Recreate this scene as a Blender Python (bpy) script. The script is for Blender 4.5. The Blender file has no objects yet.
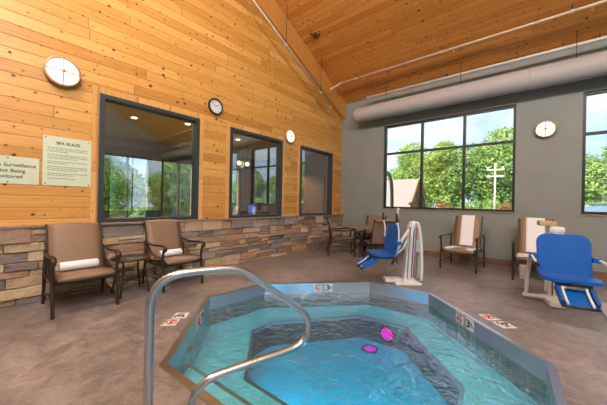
import bpy, bmesh, math, random
from mathutils import Vector, Matrix, noise
random.seed(7)
PI = math.pi
SC = bpy.context.scene
COL = SC.collection
YB = 7.5            # back wall
H = 1.3
RS = .475           # roof slope
RZ0 = 4.43
RIDGE = 1.0
XR = 12.0
YF = -5.5

# ------------------------------------------------------------------ helpers
def sk(n, **k):
    for a, b in k.items():
        n.inputs[a.replace('_', ' ')].default_value = b
def nt(name):
    m = bpy.data.materials.new(name); m.use_nodes = True
    t = m.node_tree; t.nodes.clear()
    return m, t
class G:
    """tiny node-graph writer"""
    def __init__(s, name):
        s.m, s.t = nt(name)
        s.out = s.t.nodes.new('ShaderNodeOutputMaterial')
    def n(s, typ, **k):
        x = s.t.nodes.new('ShaderNode' + typ)
        for a, b in k.items(): setattr(x, a, b)
        return x
    def l(s, a, b): s.t.links.new(a, b)
    def setin(s, sock, v):
        if hasattr(v, 'links') or isinstance(v, bpy.types.NodeSocket): s.l(v, sock)
        else: sock.default_value = v
    def math(s, op, a, b=None, c=None, clamp=False):
        x = s.n('Math', operation=op); x.use_clamp = clamp
        s.setin(x.inputs[0], a)
        if b is not None: s.setin(x.inputs[1], b)
        if c is not None: s.setin(x.inputs[2], c)
        return x.outputs[0]
    def pos(s):
        g = s.n('NewGeometry'); x = s.n('SeparateXYZ'); s.l(g.outputs['Position'], x.inputs[0])
        return x.outputs
    def objc(s):
        g = s.n('TexCoord'); return g.outputs['Object']
    def comb(s, a, b, c=0.0):
        x = s.n('CombineXYZ')
        for i, v in enumerate((a, b, c)): s.setin(x.inputs[i], v)
        return x.outputs[0]
    def noise(s, vec, scale, detail=3, rough=.5, dist=0):
        x = s.n('TexNoise'); 
        if vec is not None: s.l(vec, x.inputs['Vector'])
        x.inputs['Scale'].default_value = scale; x.inputs['Detail'].default_value = detail
        x.inputs['Roughness'].default_value = rough; x.inputs['Distortion'].default_value = dist
        return x.outputs['Fac']
    def ramp(s, fac, stops):
        x = s.n('ValToRGB'); e = x.color_ramp.elements
        while len(e) < len(stops): e.new(.5)
        for i, (p, c) in enumerate(stops):
            e[i].position = p; e[i].color = (*c, 1) if len(c) == 3 else c
        s.setin(x.inputs[0], fac); return x.outputs[0]
    def mix(s, fac, a, b, mode='MIX'):
        x = s.n('Mix', data_type='RGBA', blend_type=mode)
        s.setin(x.inputs[0], fac)
        for i, v in ((6, a), (7, b)):
            if isinstance(v, tuple): v = (*v[:3], 1)
            s.setin(x.inputs[i], v)
        return x.outputs[2]
    def bump(s, h, strength=.3, dist=.02, normal=None):
        x = s.n('Bump'); x.inputs['Strength'].default_value = strength; x.inputs['Distance'].default_value = dist
        s.l(h, x.inputs['Height'])
        if normal is not None: s.l(normal, x.inputs['Normal'])
        return x.outputs[0]
    def bsdf(s, col, rough=.5, metal=0, normal=None, **k):
        x = s.n('BsdfPrincipled')
        s.setin(x.inputs['Base Color'], (*col, 1) if isinstance(col, tuple) and len(col) == 3 else col)
        s.setin(x.inputs['Roughness'], rough); s.setin(x.inputs['Metallic'], metal)
        if normal is not None: s.l(normal, x.inputs['Normal'])
        for a, b in k.items(): x.inputs[a.replace('_', ' ')].default_value = b
        s.l(x.outputs[0], s.out.inputs['Surface']); return x

def simple(name, col, rough=.5, metal=0, nscale=0, namp=.12, bump=0, **k):
    g = G(name); c = col; nm = None
    o = g.objc()
    f = g.noise(o, nscale or 6, 3)
    c = g.mix(f, tuple(v * (1 - namp) for v in col), tuple(min(1, v * (1 + namp)) for v in col))
    if bump: nm = g.bump(g.noise(o, (nscale or 6) * 8, 2), bump, .004)
    g.bsdf(c, rough, metal, nm, **k); return g.m

def emis(name, col, st):
    g = G(name); e = g.n('Emission'); e.inputs[0].default_value = (*col, 1); e.inputs[1].default_value = st
    g.l(e.outputs[0], g.out.inputs['Surface']); return g.m

def wood(name, ua, va, plank, cols, seed=0., knots=1., rough=.38, vmul=1., groove=.06):
    g = G(name); P = g.pos()
    u = P[ua]; v = g.math('MULTIPLY', P[va], vmul)
    r = g.math('DIVIDE', g.math('ADD', v, 20.0 + seed), plank)
    row = g.math('FLOOR', r); fr = g.math('FRACT', r)
    w = g.n('TexWhiteNoise', noise_dimensions='1D'); g.l(row, w.inputs['W'])
    off = g.math('MULTIPLY', w.outputs['Value'], 7.3)
    c = g.math('DIVIDE', g.math('ADD', u, off), 2.9)
    cell = g.math('FLOOR', c); cf = g.math('FRACT', c)
    w2 = g.n('TexWhiteNoise', noise_dimensions='2D'); g.l(g.comb(row, cell), w2.inputs['Vector'])
    vec = g.comb(g.math('ADD', g.math('MULTIPLY', u, 1.3), off), g.math('MULTIPLY', v, 26.0), row)
    gr = g.noise(vec, 1.6, 4, .6, .6)
    big = g.noise(g.comb(u, g.math('MULTIPLY', v, 3.0), row), 1.1, 2)
    f = g.math('ADD', g.math('MULTIPLY', w2.outputs['Value'], .4), g.math('ADD', g.math('MULTIPLY', gr, .62), g.math('MULTIPLY', big, .2)))
    base = g.ramp(f, [(.15, cols[0]), (.5, cols[1]), (.95, cols[2])])
    # knots
    kv = g.comb(g.math('ADD', g.math('MULTIPLY', u, 6.4), off), g.math('MULTIPLY', v, 7.4), row)
    vo = g.n('TexVoronoi', voronoi_dimensions='2D'); g.l(kv, vo.inputs['Vector']); vo.inputs['Scale'].default_value = 1.12
    sx = g.n('SeparateColor'); g.l(vo.outputs['Color'], sx.inputs[0])
    rad = g.math('MULTIPLY', g.math('MULTIPLY', sx.outputs[0], sx.outputs[1]), .21 * knots)
    d = g.math('SUBTRACT', rad, vo.outputs['Distance'])
    k = g.math('MULTIPLY', d, 22.0, clamp=True)
    halo = g.math('MULTIPLY', g.math('ADD', d, .13), 3.0, clamp=True)
    c1 = g.mix(g.math('MULTIPLY', halo, .55), base, cols[3])
    c2 = g.mix(k, c1, (.07, .03, .012))
    e = g.math('MINIMUM', fr, g.math('SUBTRACT', 1.0, fr))
    gm = g.math('SUBTRACT', 1.0, g.math('DIVIDE', e, groove, clamp=True))
    eb = g.math('MINIMUM', cf, g.math('SUBTRACT', 1.0, cf))
    gb = g.math('LESS_THAN', eb, .0016)
    gg = g.math('MAXIMUM', gm, gb)
    c3 = g.mix(g.math('MULTIPLY', g.math('POWER', gg, 2.0), .6), c2, (.12, .05, .018))
    nb = g.bump(g.math('SUBTRACT', 1.0, gg), .6, .008)
    nb2 = g.bump(gr, .08, .004, nb)
    g.bsdf(c3, rough, 0, nb2); return g.m

M = {}
SIDW = ((.34, .135, .028), (.60, .28, .058), (.84, .47, .135), (.38, .14, .03))
M['siding'] = wood('knotty_pine_siding', 1, 2, .146, SIDW)
M['ceil'] = wood('knotty_pine_ceiling', 0, 1, .118, ((.40, .135, .022), (.62, .235, .042), (.80, .35, .08), (.34, .11, .02)), 3.1, 1.0, .42, 1.107)
M['trimwood'] = wood('pine_trim', 2, 1, .5, ((.50, .24, .065), (.70, .37, .11), (.82, .48, .17), (.46, .2, .05)), .4, .7)
M['beam'] = wood('pine_beam', 1, 0, .9, ((.36, .14, .03), (.52, .225, .05), (.66, .31, .085), (.34, .13, .03)), .4, .8)

def stone_mat():
    g = G('ledgestone'); a = g.n('Attribute', attribute_name='tone'); o = g.objc()
    n1 = g.noise(o, 9, 5, .65); n2 = g.noise(o, 45, 4, .6)
    c = g.mix(g.math('MULTIPLY', n1, .9), a.outputs['Color'], (.27, .2, .15), 'MIX')
    c = g.mix(.85, a.outputs['Color'], c)
    c = g.mix(g.math('MULTIPLY', n2, .5), c, (.65, .5, .36), 'SOFT_LIGHT')
    nb = g.bump(g.math('ADD', n1, g.math('MULTIPLY', n2, .4)), 1., .035)
    g.bsdf(c, .8, 0, nb); return g.m
M['stone'] = stone_mat()
M['mortar'] = simple('mortar', (.13, .1, .08), .9, 0, 30, .2, .4)

def floor_mat():
    g = G('stamped_concrete'); P = g.pos(); o = g.comb(P[0], P[1], 0.)
    n1 = g.noise(o, .9, 4, .6, .4); n2 = g.noise(o, 6, 6, .68, 1.2); n3 = g.noise(o, 38, 4, .6)
    f = g.math('ADD', g.math('MULTIPLY', n1, .45), g.math('MULTIPLY', n2, .55))
    c = g.ramp(f, [(.34, (.10, .088, .084)), (.45, (.20, .178, .168)), (.60, (.36, .33, .315)), (.78, (.58, .55, .53))])
    c = g.mix(g.math('MULTIPLY', n3, .35), c, (.12, .09, .08))
    # sawn joints
    def joint(p, per, ofs):
        q = g.math('FRACT', g.math('DIVIDE', g.math('ADD', p, ofs), per))
        return g.math('LESS_THAN', g.math('ABSOLUTE', g.math('SUBTRACT', q, .5)), .0035 / per * 1.2)
    j = g.math('MAXIMUM', joint(P[0], 2.45, 20.05), joint(P[1], 2.45, 21.15))
    c = g.mix(j, c, (.06, .045, .04))
    rid = g.n('TexVoronoi', feature='DISTANCE_TO_EDGE'); 
    mp = g.n('Mapping'); g.l(o, mp.inputs[0]); mp.inputs['Rotation'].default_value = (0, 0, .6); mp.inputs['Scale'].default_value = (1, 2.3, 1)
    wv = g.n('VectorMath', operation='ADD'); g.l(mp.outputs[0], wv.inputs[0])
    nn = g.n('TexNoise'); g.l(o, nn.inputs[0]); nn.inputs['Scale'].default_value = 3.
    sc = g.n('VectorMath', operation='SCALE'); g.l(nn.outputs['Color'], sc.inputs[0]); sc.inputs['Scale'].default_value = .7
    g.l(sc.outputs[0], wv.inputs[1]); g.l(wv.outputs[0], rid.inputs['Vector']); rid.inputs['Scale'].default_value = 6.5
    cr = g.math('MULTIPLY', rid.outputs['Distance'], 9.0, clamp=True)
    h = g.math('ADD', g.math('MULTIPLY', n2, 1.0), g.math('MULTIPLY', cr, .19))
    h = g.math('SUBTRACT', h, j)
    nb = g.bump(h, .5, .010)
    nb = g.bump(n3, .15, .004, nb)
    rr = g.math('ADD', .19, g.math('MULTIPLY', n2, .28))
    g.bsdf(c, rr, 0, nb); return g.m
M['floor'] = floor_mat()

def wall_grey():
    g = G('grey_painted_block'); P = g.pos()
    br = g.n('TexBrick'); g.l(g.comb(P[0], P[2]), br.inputs['Vector'])
    for k, v in (('Scale', 1.0), ('Mortar Size', .004), ('Brick Width', .8), ('Row Height', .4)): br.inputs[k].default_value = v
    br.inputs['Color1'].default_value = (1, 1, 1, 1); br.inputs['Color2'].default_value = (1, 1, 1, 1); br.inputs['Mortar'].default_value = (0, 0, 0, 1)
    n = g.noise(g.comb(P[0], P[2]), 2.2, 4)
    c = g.mix(n, (.215, .245, .238), (.275, .31, .298))
    c = g.mix(g.math('MULTIPLY', g.math('SUBTRACT', 1.0, br.outputs['Color']), .18), c, (.1, .1, .09))
    nb = g.bump(g.noise(g.comb(P[0], P[2]), 90, 2), .12, .004, g.bump(br.outputs['Color'], .2, .004))
    g.bsdf(c, .62, 0, nb); return g.m
M['grey'] = wall_grey()
M['bronze'] = simple('dark_bronze_metal', (.055, .036, .027), .38, .5, 10)
M['frame'] = simple('window_frame_dark', (.04, .05, .055), .4, .2, 5)
M['blackframe'] = simple('window_frame_black', (.018, .02, .025), .4, .1, 5)
M['tanwall'] = simple('tan_plaster', (.40, .25, .12), .8, 0, 3)
M['browndoor'] = simple('brown_wood', (.2, .09, .035), .5, 0, 4, .3)
M['cream'] = simple('cream_metal', (.78, .68, .55), .5, 0, 3, .05)
M['ductm'] = simple('duct_paint', (.44, .42, .42), .55, 0, 2, .05)
M['pipepaint'] = simple('pipe_paint', (.74, .58, .42), .45, 0, 4, .06)
M['white'] = simple('white_plastic', (.78, .77, .73), .4, 0, 6, .05)
M['towel'] = simple('white_towel', (.93, .94, .96), .95, 0, 60, .04, .4)
M['towelgrey'] = simple('towel_roll_end', (.35, .45, .47), .95, 0, 60, .1, .5)
M['blue'] = simple('blue_plastic', (.005, .10, .43), .32, 0, 5, .08)
M['black'] = simple('black_rubber', (.012, .012, .014), .5, 0, 6, .05)
M['tablemetal'] = simple('table_top_brown', (.07, .05, .04), .3, .3, 20, .2)
M['tabletan'] = simple('table_top_cast', (.27, .19, .14), .35, .2, 14, .25)
M['lensglow'] = emis('lamp_glow', (1., .87, .68), 1.7)
M['sign'] = simple('sign_green_cream', (.66, .72, .53), .45, 0, 3, .04)
M['signink'] = simple('sign_ink', (.035, .05, .045), .5, 0, 3, .05)
M['signinkl'] = simple('sign_small_print', (.2, .25, .2), .5, 0, 3, .05)
M['tilew'] = simple('marker_tile_white', (.8, .78, .74), .3, 0, 8, .05)
M['red'] = simple('marker_red', (.6, .03, .04), .4, 0, 8, .05)
M['clockface'] = simple('clock_face', (.8, .8, .78), .4, 0, 3, .03)
M['magenta'] = emis('magenta_pool_lamp', (1., .0, .15), 5.0)
M['magentacore'] = emis('magenta_pool_lamp_core', (1., .35, .85), 14)
M['cyanfill'] = emis('added_cyan_glow', (.2, .8, 1.), 10)  # emission of the unseen cyan lamps added in the pit
M['pendant'] = emis('pendant_glow', (1., .72, .4), 3)
M['globe'] = emis('added_globe_glow', (.92, .97, 1.), 160)  # emission of the added globes that light the hall
M['sillwood'] = simple('sill_tan', (.26, .21, .165), .5, 0, 6)
M['base'] = simple('baseboard_brown', (.17, .11, .07), .6, 0, 6)

def sling_mat():
    g = G('tan_sling_fabric'); o = g.objc()
    w1 = g.n('TexWave', wave_type='BANDS', bands_direction='Y'); g.l(o, w1.inputs[0]); w1.inputs['Scale'].default_value = 60
    w2 = g.n('TexWave', wave_type='BANDS', bands_direction='Z'); g.l(o, w2.inputs[0]); w2.inputs['Scale'].default_value = 60
    f = g.math('MULTIPLY', w1.outputs['Fac'], w2.outputs['Fac'])
    c = g.mix(f, (.225, .145, .082), (.33, .22, .135))
    g.bsdf(c, .45, 0, g.bump(f, .12, .002)); return g.m
M['sling'] = sling_mat()

def steel(name, col, rough, ani=60):
    g = G(name); o = g.objc()
    mp = g.n('Mapping'); g.l(o, mp.inputs[0]); mp.inputs['Scale'].default_value = (2, 2, ani)
    f = g.noise(mp.outputs[0], 3, 3); b = g.noise(o, 5, 3)
    c = g.mix(b, tuple(v * .82 for v in col), col)
    g.bsdf(c, g.math('ADD', rough, g.math('MULTIPLY', f, .12)), 1., g.bump(f, .05, .002)); return g.m
M['steel'] = steel('brushed_steel', (.62, .63, .64), .26)
M['chrome'] = steel('polished_rail_steel', (.52, .61, .69), .17, 2)

def shell_mat():
    g = G('pool_shell'); o = g.objc()
    n = g.noise(o, 3, 4); n2 = g.noise(o, 60, 2)
    c = g.mix(n, (.22, .70, .80), (.36, .82, .90)); c = g.mix(g.math('MULTIPLY', n2, .2), c, (.18, .48, .66))
    g.bsdf(c, .45); return g.m
M['shell'] = shell_mat()

def glass_mat(name, f0=.09, tint=(.93, .97, .96), rough=0., pw=4.):
    g = G(name); lw = g.n('LayerWeight'); lw.inputs['Blend'].default_value = .5
    f = g.math('ADD', f0, g.math('MULTIPLY', g.math('POWER', lw.outputs['Facing'], pw), 1 - f0), clamp=True)
    t = g.n('BsdfTransparent'); t.inputs[0].default_value = (*tint, 1)
    gl = g.n('BsdfGlossy'); gl.inputs['Roughness'].default_value = rough; gl.inputs[0].default_value = (.95, .97, 1, 1)
    mx = g.n('MixShader'); g.l(f, mx.inputs[0]); g.l(t.outputs[0], mx.inputs[1]); g.l(gl.outputs[0], mx.inputs[2])
    g.l(mx.outputs[0], g.out.inputs['Surface']); return g.m
M['glass'] = glass_mat('window_glass', .05)
M['glassin'] = glass_mat('interior_window_glass', .2)

def water_mat(name, absorb=(.0, .84, .98), dens=1.5):
    g = G(name); P = g.pos(); o = g.comb(P[0], P[1], 0.)
    n1 = g.noise(o, 4.2, 3, .55, .8); n2 = g.noise(o, 15, 3, .6, .6)
    h = g.math('ADD', n1, g.math('MULTIPLY', n2, .28))
    nb = g.bump(h, .7, .075)
    lw = g.n('LayerWeight'); lw.inputs['Blend'].default_value = .5; g.l(nb, lw.inputs['Normal'])
    f = g.math('ADD', .02, g.math('MULTIPLY', g.math('POWER', lw.outputs['Facing'], 2.0), .98), clamp=True)
    t = g.n('BsdfTransparent'); t.inputs[0].default_value = (.9, .98, 1., 1)
    gl = g.n('BsdfGlossy'); gl.inputs['Roughness'].default_value = .03; gl.inputs[0].default_value = (1, 1, 1, 1); g.l(nb, gl.inputs['Normal'])
    mx = g.n('MixShader'); g.l(f, mx.inputs[0]); g.l(t.outputs[0], mx.inputs[1]); g.l(gl.outputs[0], mx.inputs[2])
    g.l(mx.outputs[0], g.out.inputs['Surface'])
    v = g.n('VolumeAbsorption'); v.inputs['Color'].default_value = (*absorb, 1); v.inputs['Density'].default_value = dens
    g.l(v.outputs[0], g.out.inputs['Volume']); return g.m
M['water'] = water_mat('spa_water')

def leaf_mat(name, a, b, scale=.6):
    g = G(name); P = g.n('NewGeometry')
    n = g.noise(P.outputs['Position'], scale * 4, 3)
    w = g.n('TexWhiteNoise', noise_dimensions='3D')
    vs = g.n('VectorMath', operation='SNAP'); g.l(P.outputs['Position'], vs.inputs[0]); vs.inputs[1].default_value = (.3, .3, .3)
    g.l(vs.outputs[0], w.inputs['Vector'])
    f = g.math('ADD', g.math('MULTIPLY', n, .7), g.math('MULTIPLY', w.outputs['Value'], .3))
    c = g.ramp(f, [(.3, a), (.7, b)])
    d = g.n('BsdfDiffuse'); g.l(c, d.inputs[0]); tr = g.n('BsdfTranslucent'); g.l(c, tr.inputs[0])
    mx = g.n('MixShader'); mx.inputs[0].default_value = .35; g.l(d.outputs[0], mx.inputs[1]); g.l(tr.outputs[0], mx.inputs[2])
    g.l(mx.outputs[0], g.out.inputs['Surface']); return g.m
M['leaf'] = leaf_mat('tree_leaves', (.14, .26, .05), (.58, .72, .24))
M['leaf2'] = leaf_mat('shrub_leaves', (.12, .22, .04), (.5, .66, .22))
M['leafred'] = leaf_mat('reddish_shrub_leaves', (.25, .08, .04), (.6, .3, .16))
M['bark'] = simple('bark', (.12, .09, .06), .9, 0, 8, .3, .5)
M['roofsh'] = simple('roof_shingles', (.36, .26, .23), .85, 0, 6, .15, .4)
M['cabin'] = simple('cabin_wood', (.3, .15, .07), .7, 0, 3, .3)
M['grass'] = simple('lawn', (.16, .28, .06), .95, 0, 2, .3)
M['carpaint'] = simple('silver_blue_paint', (.3, .4, .5), .2, .4, 2)
M['carglass'] = simple('car_glass', (.12, .2, .28), .05, .2, 2)
M['beige'] = simple('roomfloor', (.2, .14, .1), .6, 0, 3)

def link(o): COL.objects.link(o); return o
class MB:
    def __init__(s): s.b = bmesh.new(); s.mi = 0
    def box(s, c, d, rot=None, bev=0, seg=2):
        r = bmesh.ops.create_cube(s.b, size=1)
        vs = r['verts']
        m = Matrix.Translation(Vector(c)) @ (rot.to_4x4() if rot is not None else Matrix()) @ Matrix.Diagonal((*d, 1))
        bmesh.ops.transform(s.b, matrix=m, verts=vs)
        if bev:
            es = list({e for v in vs for e in v.link_edges})
            bmesh.ops.bevel(s.b, geom=es, offset=bev, segments=seg, profile=.6, affect='EDGES')
        return s
    def bb(s, x0, x1, y0, y1, z0, z1, bev=0):
        return s.box(((x0+x1)/2, (y0+y1)/2, (z0+z1)/2), (abs(x1-x0), abs(y1-y0), abs(z1-z0)), None, bev)
    def tube(s, pts, r, n=8, smooth=1, cap=True, closed=False, flat=1.0):
        P = [Vector(p) for p in pts]
        R = list(r) if isinstance(r, (list, tuple)) else [r]*len(P)
        if smooth > 1 and len(P) > 2:
            Q = []; QR = []
            for i in range(len(P)-1):
                p0 = P[max(0, i-1)]; p1 = P[i]; p2 = P[i+1]; p3 = P[min(len(P)-1, i+2)]
                for k in range(smooth):
                    t = k/smooth
                    Q.append(.5*((2*p1)+(p2-p0)*t+(2*p0-5*p1+4*p2-p3)*t*t+(3*p1-p0-3*p2+p3)*t**3)); QR.append(R[i]*(1-t)+R[i+1]*t)
            Q.append(P[-1]); QR.append(R[-1]); P, R = Q, QR
        rings = []; up = None; N = len(P)
        for i in range(N):
            if closed: t = P[(i+1) % N]-P[i-1]
            elif i == 0: t = P[1]-P[0]
            elif i == N-1: t = P[-1]-P[-2]
            else: t = (P[i+1]-P[i]).normalized()+(P[i]-P[i-1]).normalized()
            t.normalize()
            if up is None: up = t.orthogonal().normalized() if abs(t.z) > .9 else (Vector((0, 0, 1))-t*t.z).normalized()
            up = (up-t*up.dot(t)).normalized(); sd = t.cross(up)
            rings.append([s.b.verts.new(P[i]+(up*math.sin(a)*flat+sd*math.cos(a))*R[i]) for a in [2*PI*k/n for k in range(n)]])
        for i in range(N if closed else N-1):
            A, B = rings[i], rings[(i+1) % N]
            for k in range(n): 
                f = s.b.faces.new((A[k], A[(k+1) % n], B[(k+1) % n], B[k])); f.smooth = True
        if cap and not closed:
            s.b.faces.new(rings[0][::-1]); s.b.faces.new(rings[-1])
        return s
    def lathe(s, prof, c=(0, 0, 0), axis='Z', n=24, smooth=True):
        rings = []
        for (r, h) in prof:
            ring = []
            for k in range(n):
                a = 2*PI*k/n; x, y = r*math.cos(a), r*math.sin(a)
                v = (x, y, h) if axis == 'Z' else ((h, x, y) if axis == 'X' else (x, h, y))
                ring.append(s.b.verts.new(Vector(v)+Vector(c)))
            rings.append(ring)
        for A, B in zip(rings, rings[1:]):
            for k in range(n):
                f = s.b.faces.new((A[k], A[(k+1) % n], B[(k+1) % n], B[k])); f.smooth = smooth
        s.b.faces.new(rings[0][::-1]); s.b.faces.new(rings[-1]); return s
    def prism(s, poly, z0, z1):
        A = [s.b.verts.new((x, y, z0)) for x, y in poly]; B = [s.b.verts.new((x, y, z1)) for x, y in poly]
        n = len(poly)
        for k in range(n): s.b.faces.new((A[k], A[(k+1) % n], B[(k+1) % n], B[k]))
        s.b.faces.new(A[::-1]); s.b.faces.new(B); return s
    def extr(s, pts, vec):
        A = [s.b.verts.new(p) for p in pts]; B = [s.b.verts.new(Vector(p)+Vector(vec)) for p in pts]
        n = len(pts)
        for k in range(n): s.b.faces.new((A[k], A[(k+1) % n], B[(k+1) % n], B[k]))
        s.b.faces.new(A[::-1]); s.b.faces.new(B); return s
    def sheet(s, prof, y0, y1, th, n=1, sag=0):
        """profile (x,z) swept in y, thickness th"""
        P = [Vector((a, 0, b)) for a, b in prof]; N = len(P); rows = []
        for j in range(n+1):
            t = j/n; y = y0+(y1-y0)*t; sg = sag*math.sin(PI*t)
            top = []; bot = []
            for i in range(N):
                d = (P[min(N-1, i+1)]-P[max(0, i-1)]).normalized(); nn = Vector((-d.z, 0, d.x))
                q = P[i]-nn*sg
                top.append(s.b.verts.new((q+nn*th/2)+Vector((0, y, 0)))); bot.append(s.b.verts.new((q-nn*th/2)+Vector((0, y, 0))))
            rows.append((top, bot))
        for j in range(n):
            (a, b), (c, d) = rows[j], rows[j+1]
            for i in range(N-1):
                for f in ((a[i], a[i+1], c[i+1], c[i]), (b[i+1], b[i], d[i], d[i+1])):
                    s.b.faces.new(f).smooth = True
            s.b.faces.new((a[0], c[0], d[0], b[0])); s.b.faces.new((a[-1], b[-1], d[-1], c[-1]))
        for k in (0, n):
            a, b = rows[k]
            for i in range(N-1):
                f = (a[i], b[i], b[i+1], a[i+1]); s.b.faces.new(f if k == 0 else f[::-1])
        return s
    def ngon(s, pts): s.b.faces.new([s.b.verts.new(p) for p in pts]); return s
    def xf(s, m): bmesh.ops.transform(s.b, matrix=m, verts=s.b.verts[:]); return s
    def build(s, name, mat, parent=None, recalc=True):
        if recalc: bmesh.ops.recalc_face_normals(s.b, faces=s.b.faces[:])
        me = bpy.data.meshes.new(name); s.b.to_mesh(me); s.b.free()
        me.materials.append(mat); o = bpy.data.objects.new(name, me); link(o)
        if parent is not None: o.parent = parent
        return o
def tag(o, label=None, cat=None, group=None, kind=None):
    if label: o['label'] = label
    if cat: o['category'] = cat
    if group: o['group'] = group
    if kind: o['kind'] = kind
    return o
def empty(name, loc, rz, label, cat, group=None):
    o = bpy.data.objects.new(name, None); o.location = loc; o.rotation_euler = (0, 0, rz); link(o)
    return tag(o, label, cat, group)
def struct(mb, name, mat, parent=None):
    o = mb.build(name, mat, parent); 
    if parent is None: o['kind'] = 'structure'
    return o
def copy_tree(o, parent=None):
    c = o.copy(); COL.objects.link(c); c.parent = parent
    for ch in list(o.children): copy_tree(ch, c)
    return c
def text(body, size, mat, name, parent, loc, rot, align='CENTER', ext=.0008, bold=0.0):
    cu = bpy.data.curves.new(name, 'FONT'); cu.body = body; cu.size = size; cu.align_x = align; cu.align_y = 'CENTER'
    cu.extrude = ext; cu.offset = bold
    t = bpy.data.objects.new(name, cu); link(t)
    bpy.context.view_layer.update()
    me = bpy.data.meshes.new_from_object(t.evaluated_get(bpy.context.evaluated_depsgraph_get()))
    bpy.data.objects.remove(t)
    me.materials.clear(); me.materials.append(mat)
    o = bpy.data.objects.new(name, me); link(o); o.parent = parent; o.location = loc; o.rotation_euler = rot
    return o
def ceil_z(y): return RZ0 + RS*(YB-y) if y > RIDGE else RZ0 + RS*(YB-RIDGE) - RS*(RIDGE-y)

# ------------------------------------------------------------------ pool outline
OCT = [(2.58, .93), (1.445, 1.99), (1.52, 2.95), (2.68, 4.25), (3.63, 4.32), (4.93, 3.08), (5.0, 2.13), (3.55, .99)]
PIT = [(2.67, 1.68), (1.93, 2.38), (1.92, 2.76), (2.75, 3.86), (3.42, 3.92), (4.31, 3.0), (4.34, 2.62), (3.45, 1.70)]
def inset(poly, d):
    n = len(poly); out = []
    for i in range(n):
        a, b, c = Vector(poly[i-1]), Vector(poly[i]), Vector(poly[(i+1) % n])
        # polygon is clockwise; inward normal = right-hand
        e1 = (b-a).normalized(); e2 = (c-b).normalized()
        n1 = Vector((e1.y, -e1.x)); n2 = Vector((e2.y, -e2.x))
        m = (n1+n2).normalized(); out.append(tuple(b+m*(d/m.dot(n1))))
    return out
INN = inset(OCT, .055)
# second pool at the right
SWX0, SWX1, SWY0, SWY1 = 5.44, 10.6, -2.0, 5.56

# ------------------------------------------------------------------ floor (with the two basins cut)
def build_floor():
    b = bmesh.new()
    outer = [(0, YF), (XR, YF), (XR, YB), (0, YB)]
    loops = [outer, OCT, [(SWX0, SWY0), (SWX1, SWY0), (SWX1, SWY1), (SWX0, SWY1)]]
    es = []
    for lp in loops:
        vs = [b.verts.new((x, y, 0)) for x, y in lp]
        for i in range(len(vs)): es.append(b.edges.new((vs[i], vs[(i+1) % len(vs)])))
    bmesh.ops.triangle_fill(b, use_beauty=True, use_dissolve=False, edges=es)
    me = bpy.data.meshes.new('floor'); b.to_mesh(me); b.free()
    # flip up
    me.materials.append(M['floor']); o = bpy.data.objects.new('floor', me); link(o); o['kind'] = 'structure'
    bm = bmesh.new(); bm.from_mesh(me)
    for f in bm.faces:
        if f.normal.z < 0: f.normal_flip()
    r = bmesh.ops.extrude_face_region(bm, geom=bm.faces[:])
    vs = [v for v in r['geom'] if isinstance(v, bmesh.types.BMVert)]
    bmesh.ops.translate(bm, verts=vs, vec=(0, 0, -.12))
    bmesh.ops.recalc_face_normals(bm, faces=bm.faces[:])
    bm.to_mesh(me); bm.free()
    return o
build_floor()

# ------------------------------------------------------------------ walls
def wall_x(name, mat, x0, x1, ya, yb, z0, z1, holes, gable=False):
    """wall normal to X with rectangular holes (y0,y1,z0,z1)"""
    m = MB(); ys = sorted({ya, yb, *[h[0] for h in holes], *[h[1] for h in holes]})
    for a, b in zip(ys, ys[1:]):
        hs = sorted([(h[2], h[3]) for h in holes if h[0] <= a and h[1] >= b]); z = z0
        for (p, q) in hs:
            if p > z: m.bb(x0, x1, a, b, z, p)
            z = q
        m.bb(x0, x1, a, b, z, z1)
    if gable:
        m.extr([(x0, ya, z1), (x0, yb, z1), (x0, yb, ceil_z(yb)), (x0, RIDGE, ceil_z(RIDGE)), (x0, ya, ceil_z(ya))], (x1-x0, 0, 0))
    return struct(m, name, mat)
def wall_y(name, mat, y0, y1, xa, xb, z0, z1, holes):
    m = MB(); xs = sorted({xa, xb, *[h[0] for h in holes], *[h[1] for h in holes]})
    for a, b in zip(xs, xs[1:]):
        hs = sorted([(h[2], h[3]) for h in holes if h[0] <= a and h[1] >= b]); z = z0
        for (p, q) in hs:
            if p > z: m.bb(a, b, y0, y1, z, p)
            z = q
        m.bb(a, b, y0, y1, z, z1)
    return struct(m, name, mat)
WL = [(1.112, 2.641, .94, 2.805), (3.306, 4.817, .94, 2.805), (5.475, 6.97, .94, 2.805)]
WBK = [(1.41, 4.41, 1.185, 3.522), (5.43, 8.43, 1.185, 3.522)]
WR = [(-.2, 3.3, .6, 3.6), (3.9, 7.1, .6, 3.6), (-4.6, -.9, .6, 3.6)]
wall_x('wall_left', M['siding'], -.2, 0, YF, YB, 0, 3.4, WL, True)
wall_y('wall_back', M['grey'], YB, YB+.22, -.2, XR+.2, 0, 4.6, WBK)
wall_x('wall_right', M['grey'], XR, XR+.2, YF, YB, 0, 3.8, WR, True)
wall_y('wall_front', M['grey'], YF-.2, YF, -.2, XR+.2, 0, ceil_z(YF)+.15, [])
m = MB()
for (a, b) in ((YB+.22, RIDGE), (RIDGE, YF-.2)):
    za, zb = ceil_z(RIDGE) - RS*abs(a-RIDGE), ceil_z(RIDGE) - RS*abs(b-RIDGE)
    m.extr([(-.2, a, za), (-.2, b, zb), (-.2, b, zb+.2), (-.2, a, za+.2)], (XR+.4, 0, 0))
struct(m, 'ceiling', M['ceil'])
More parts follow.
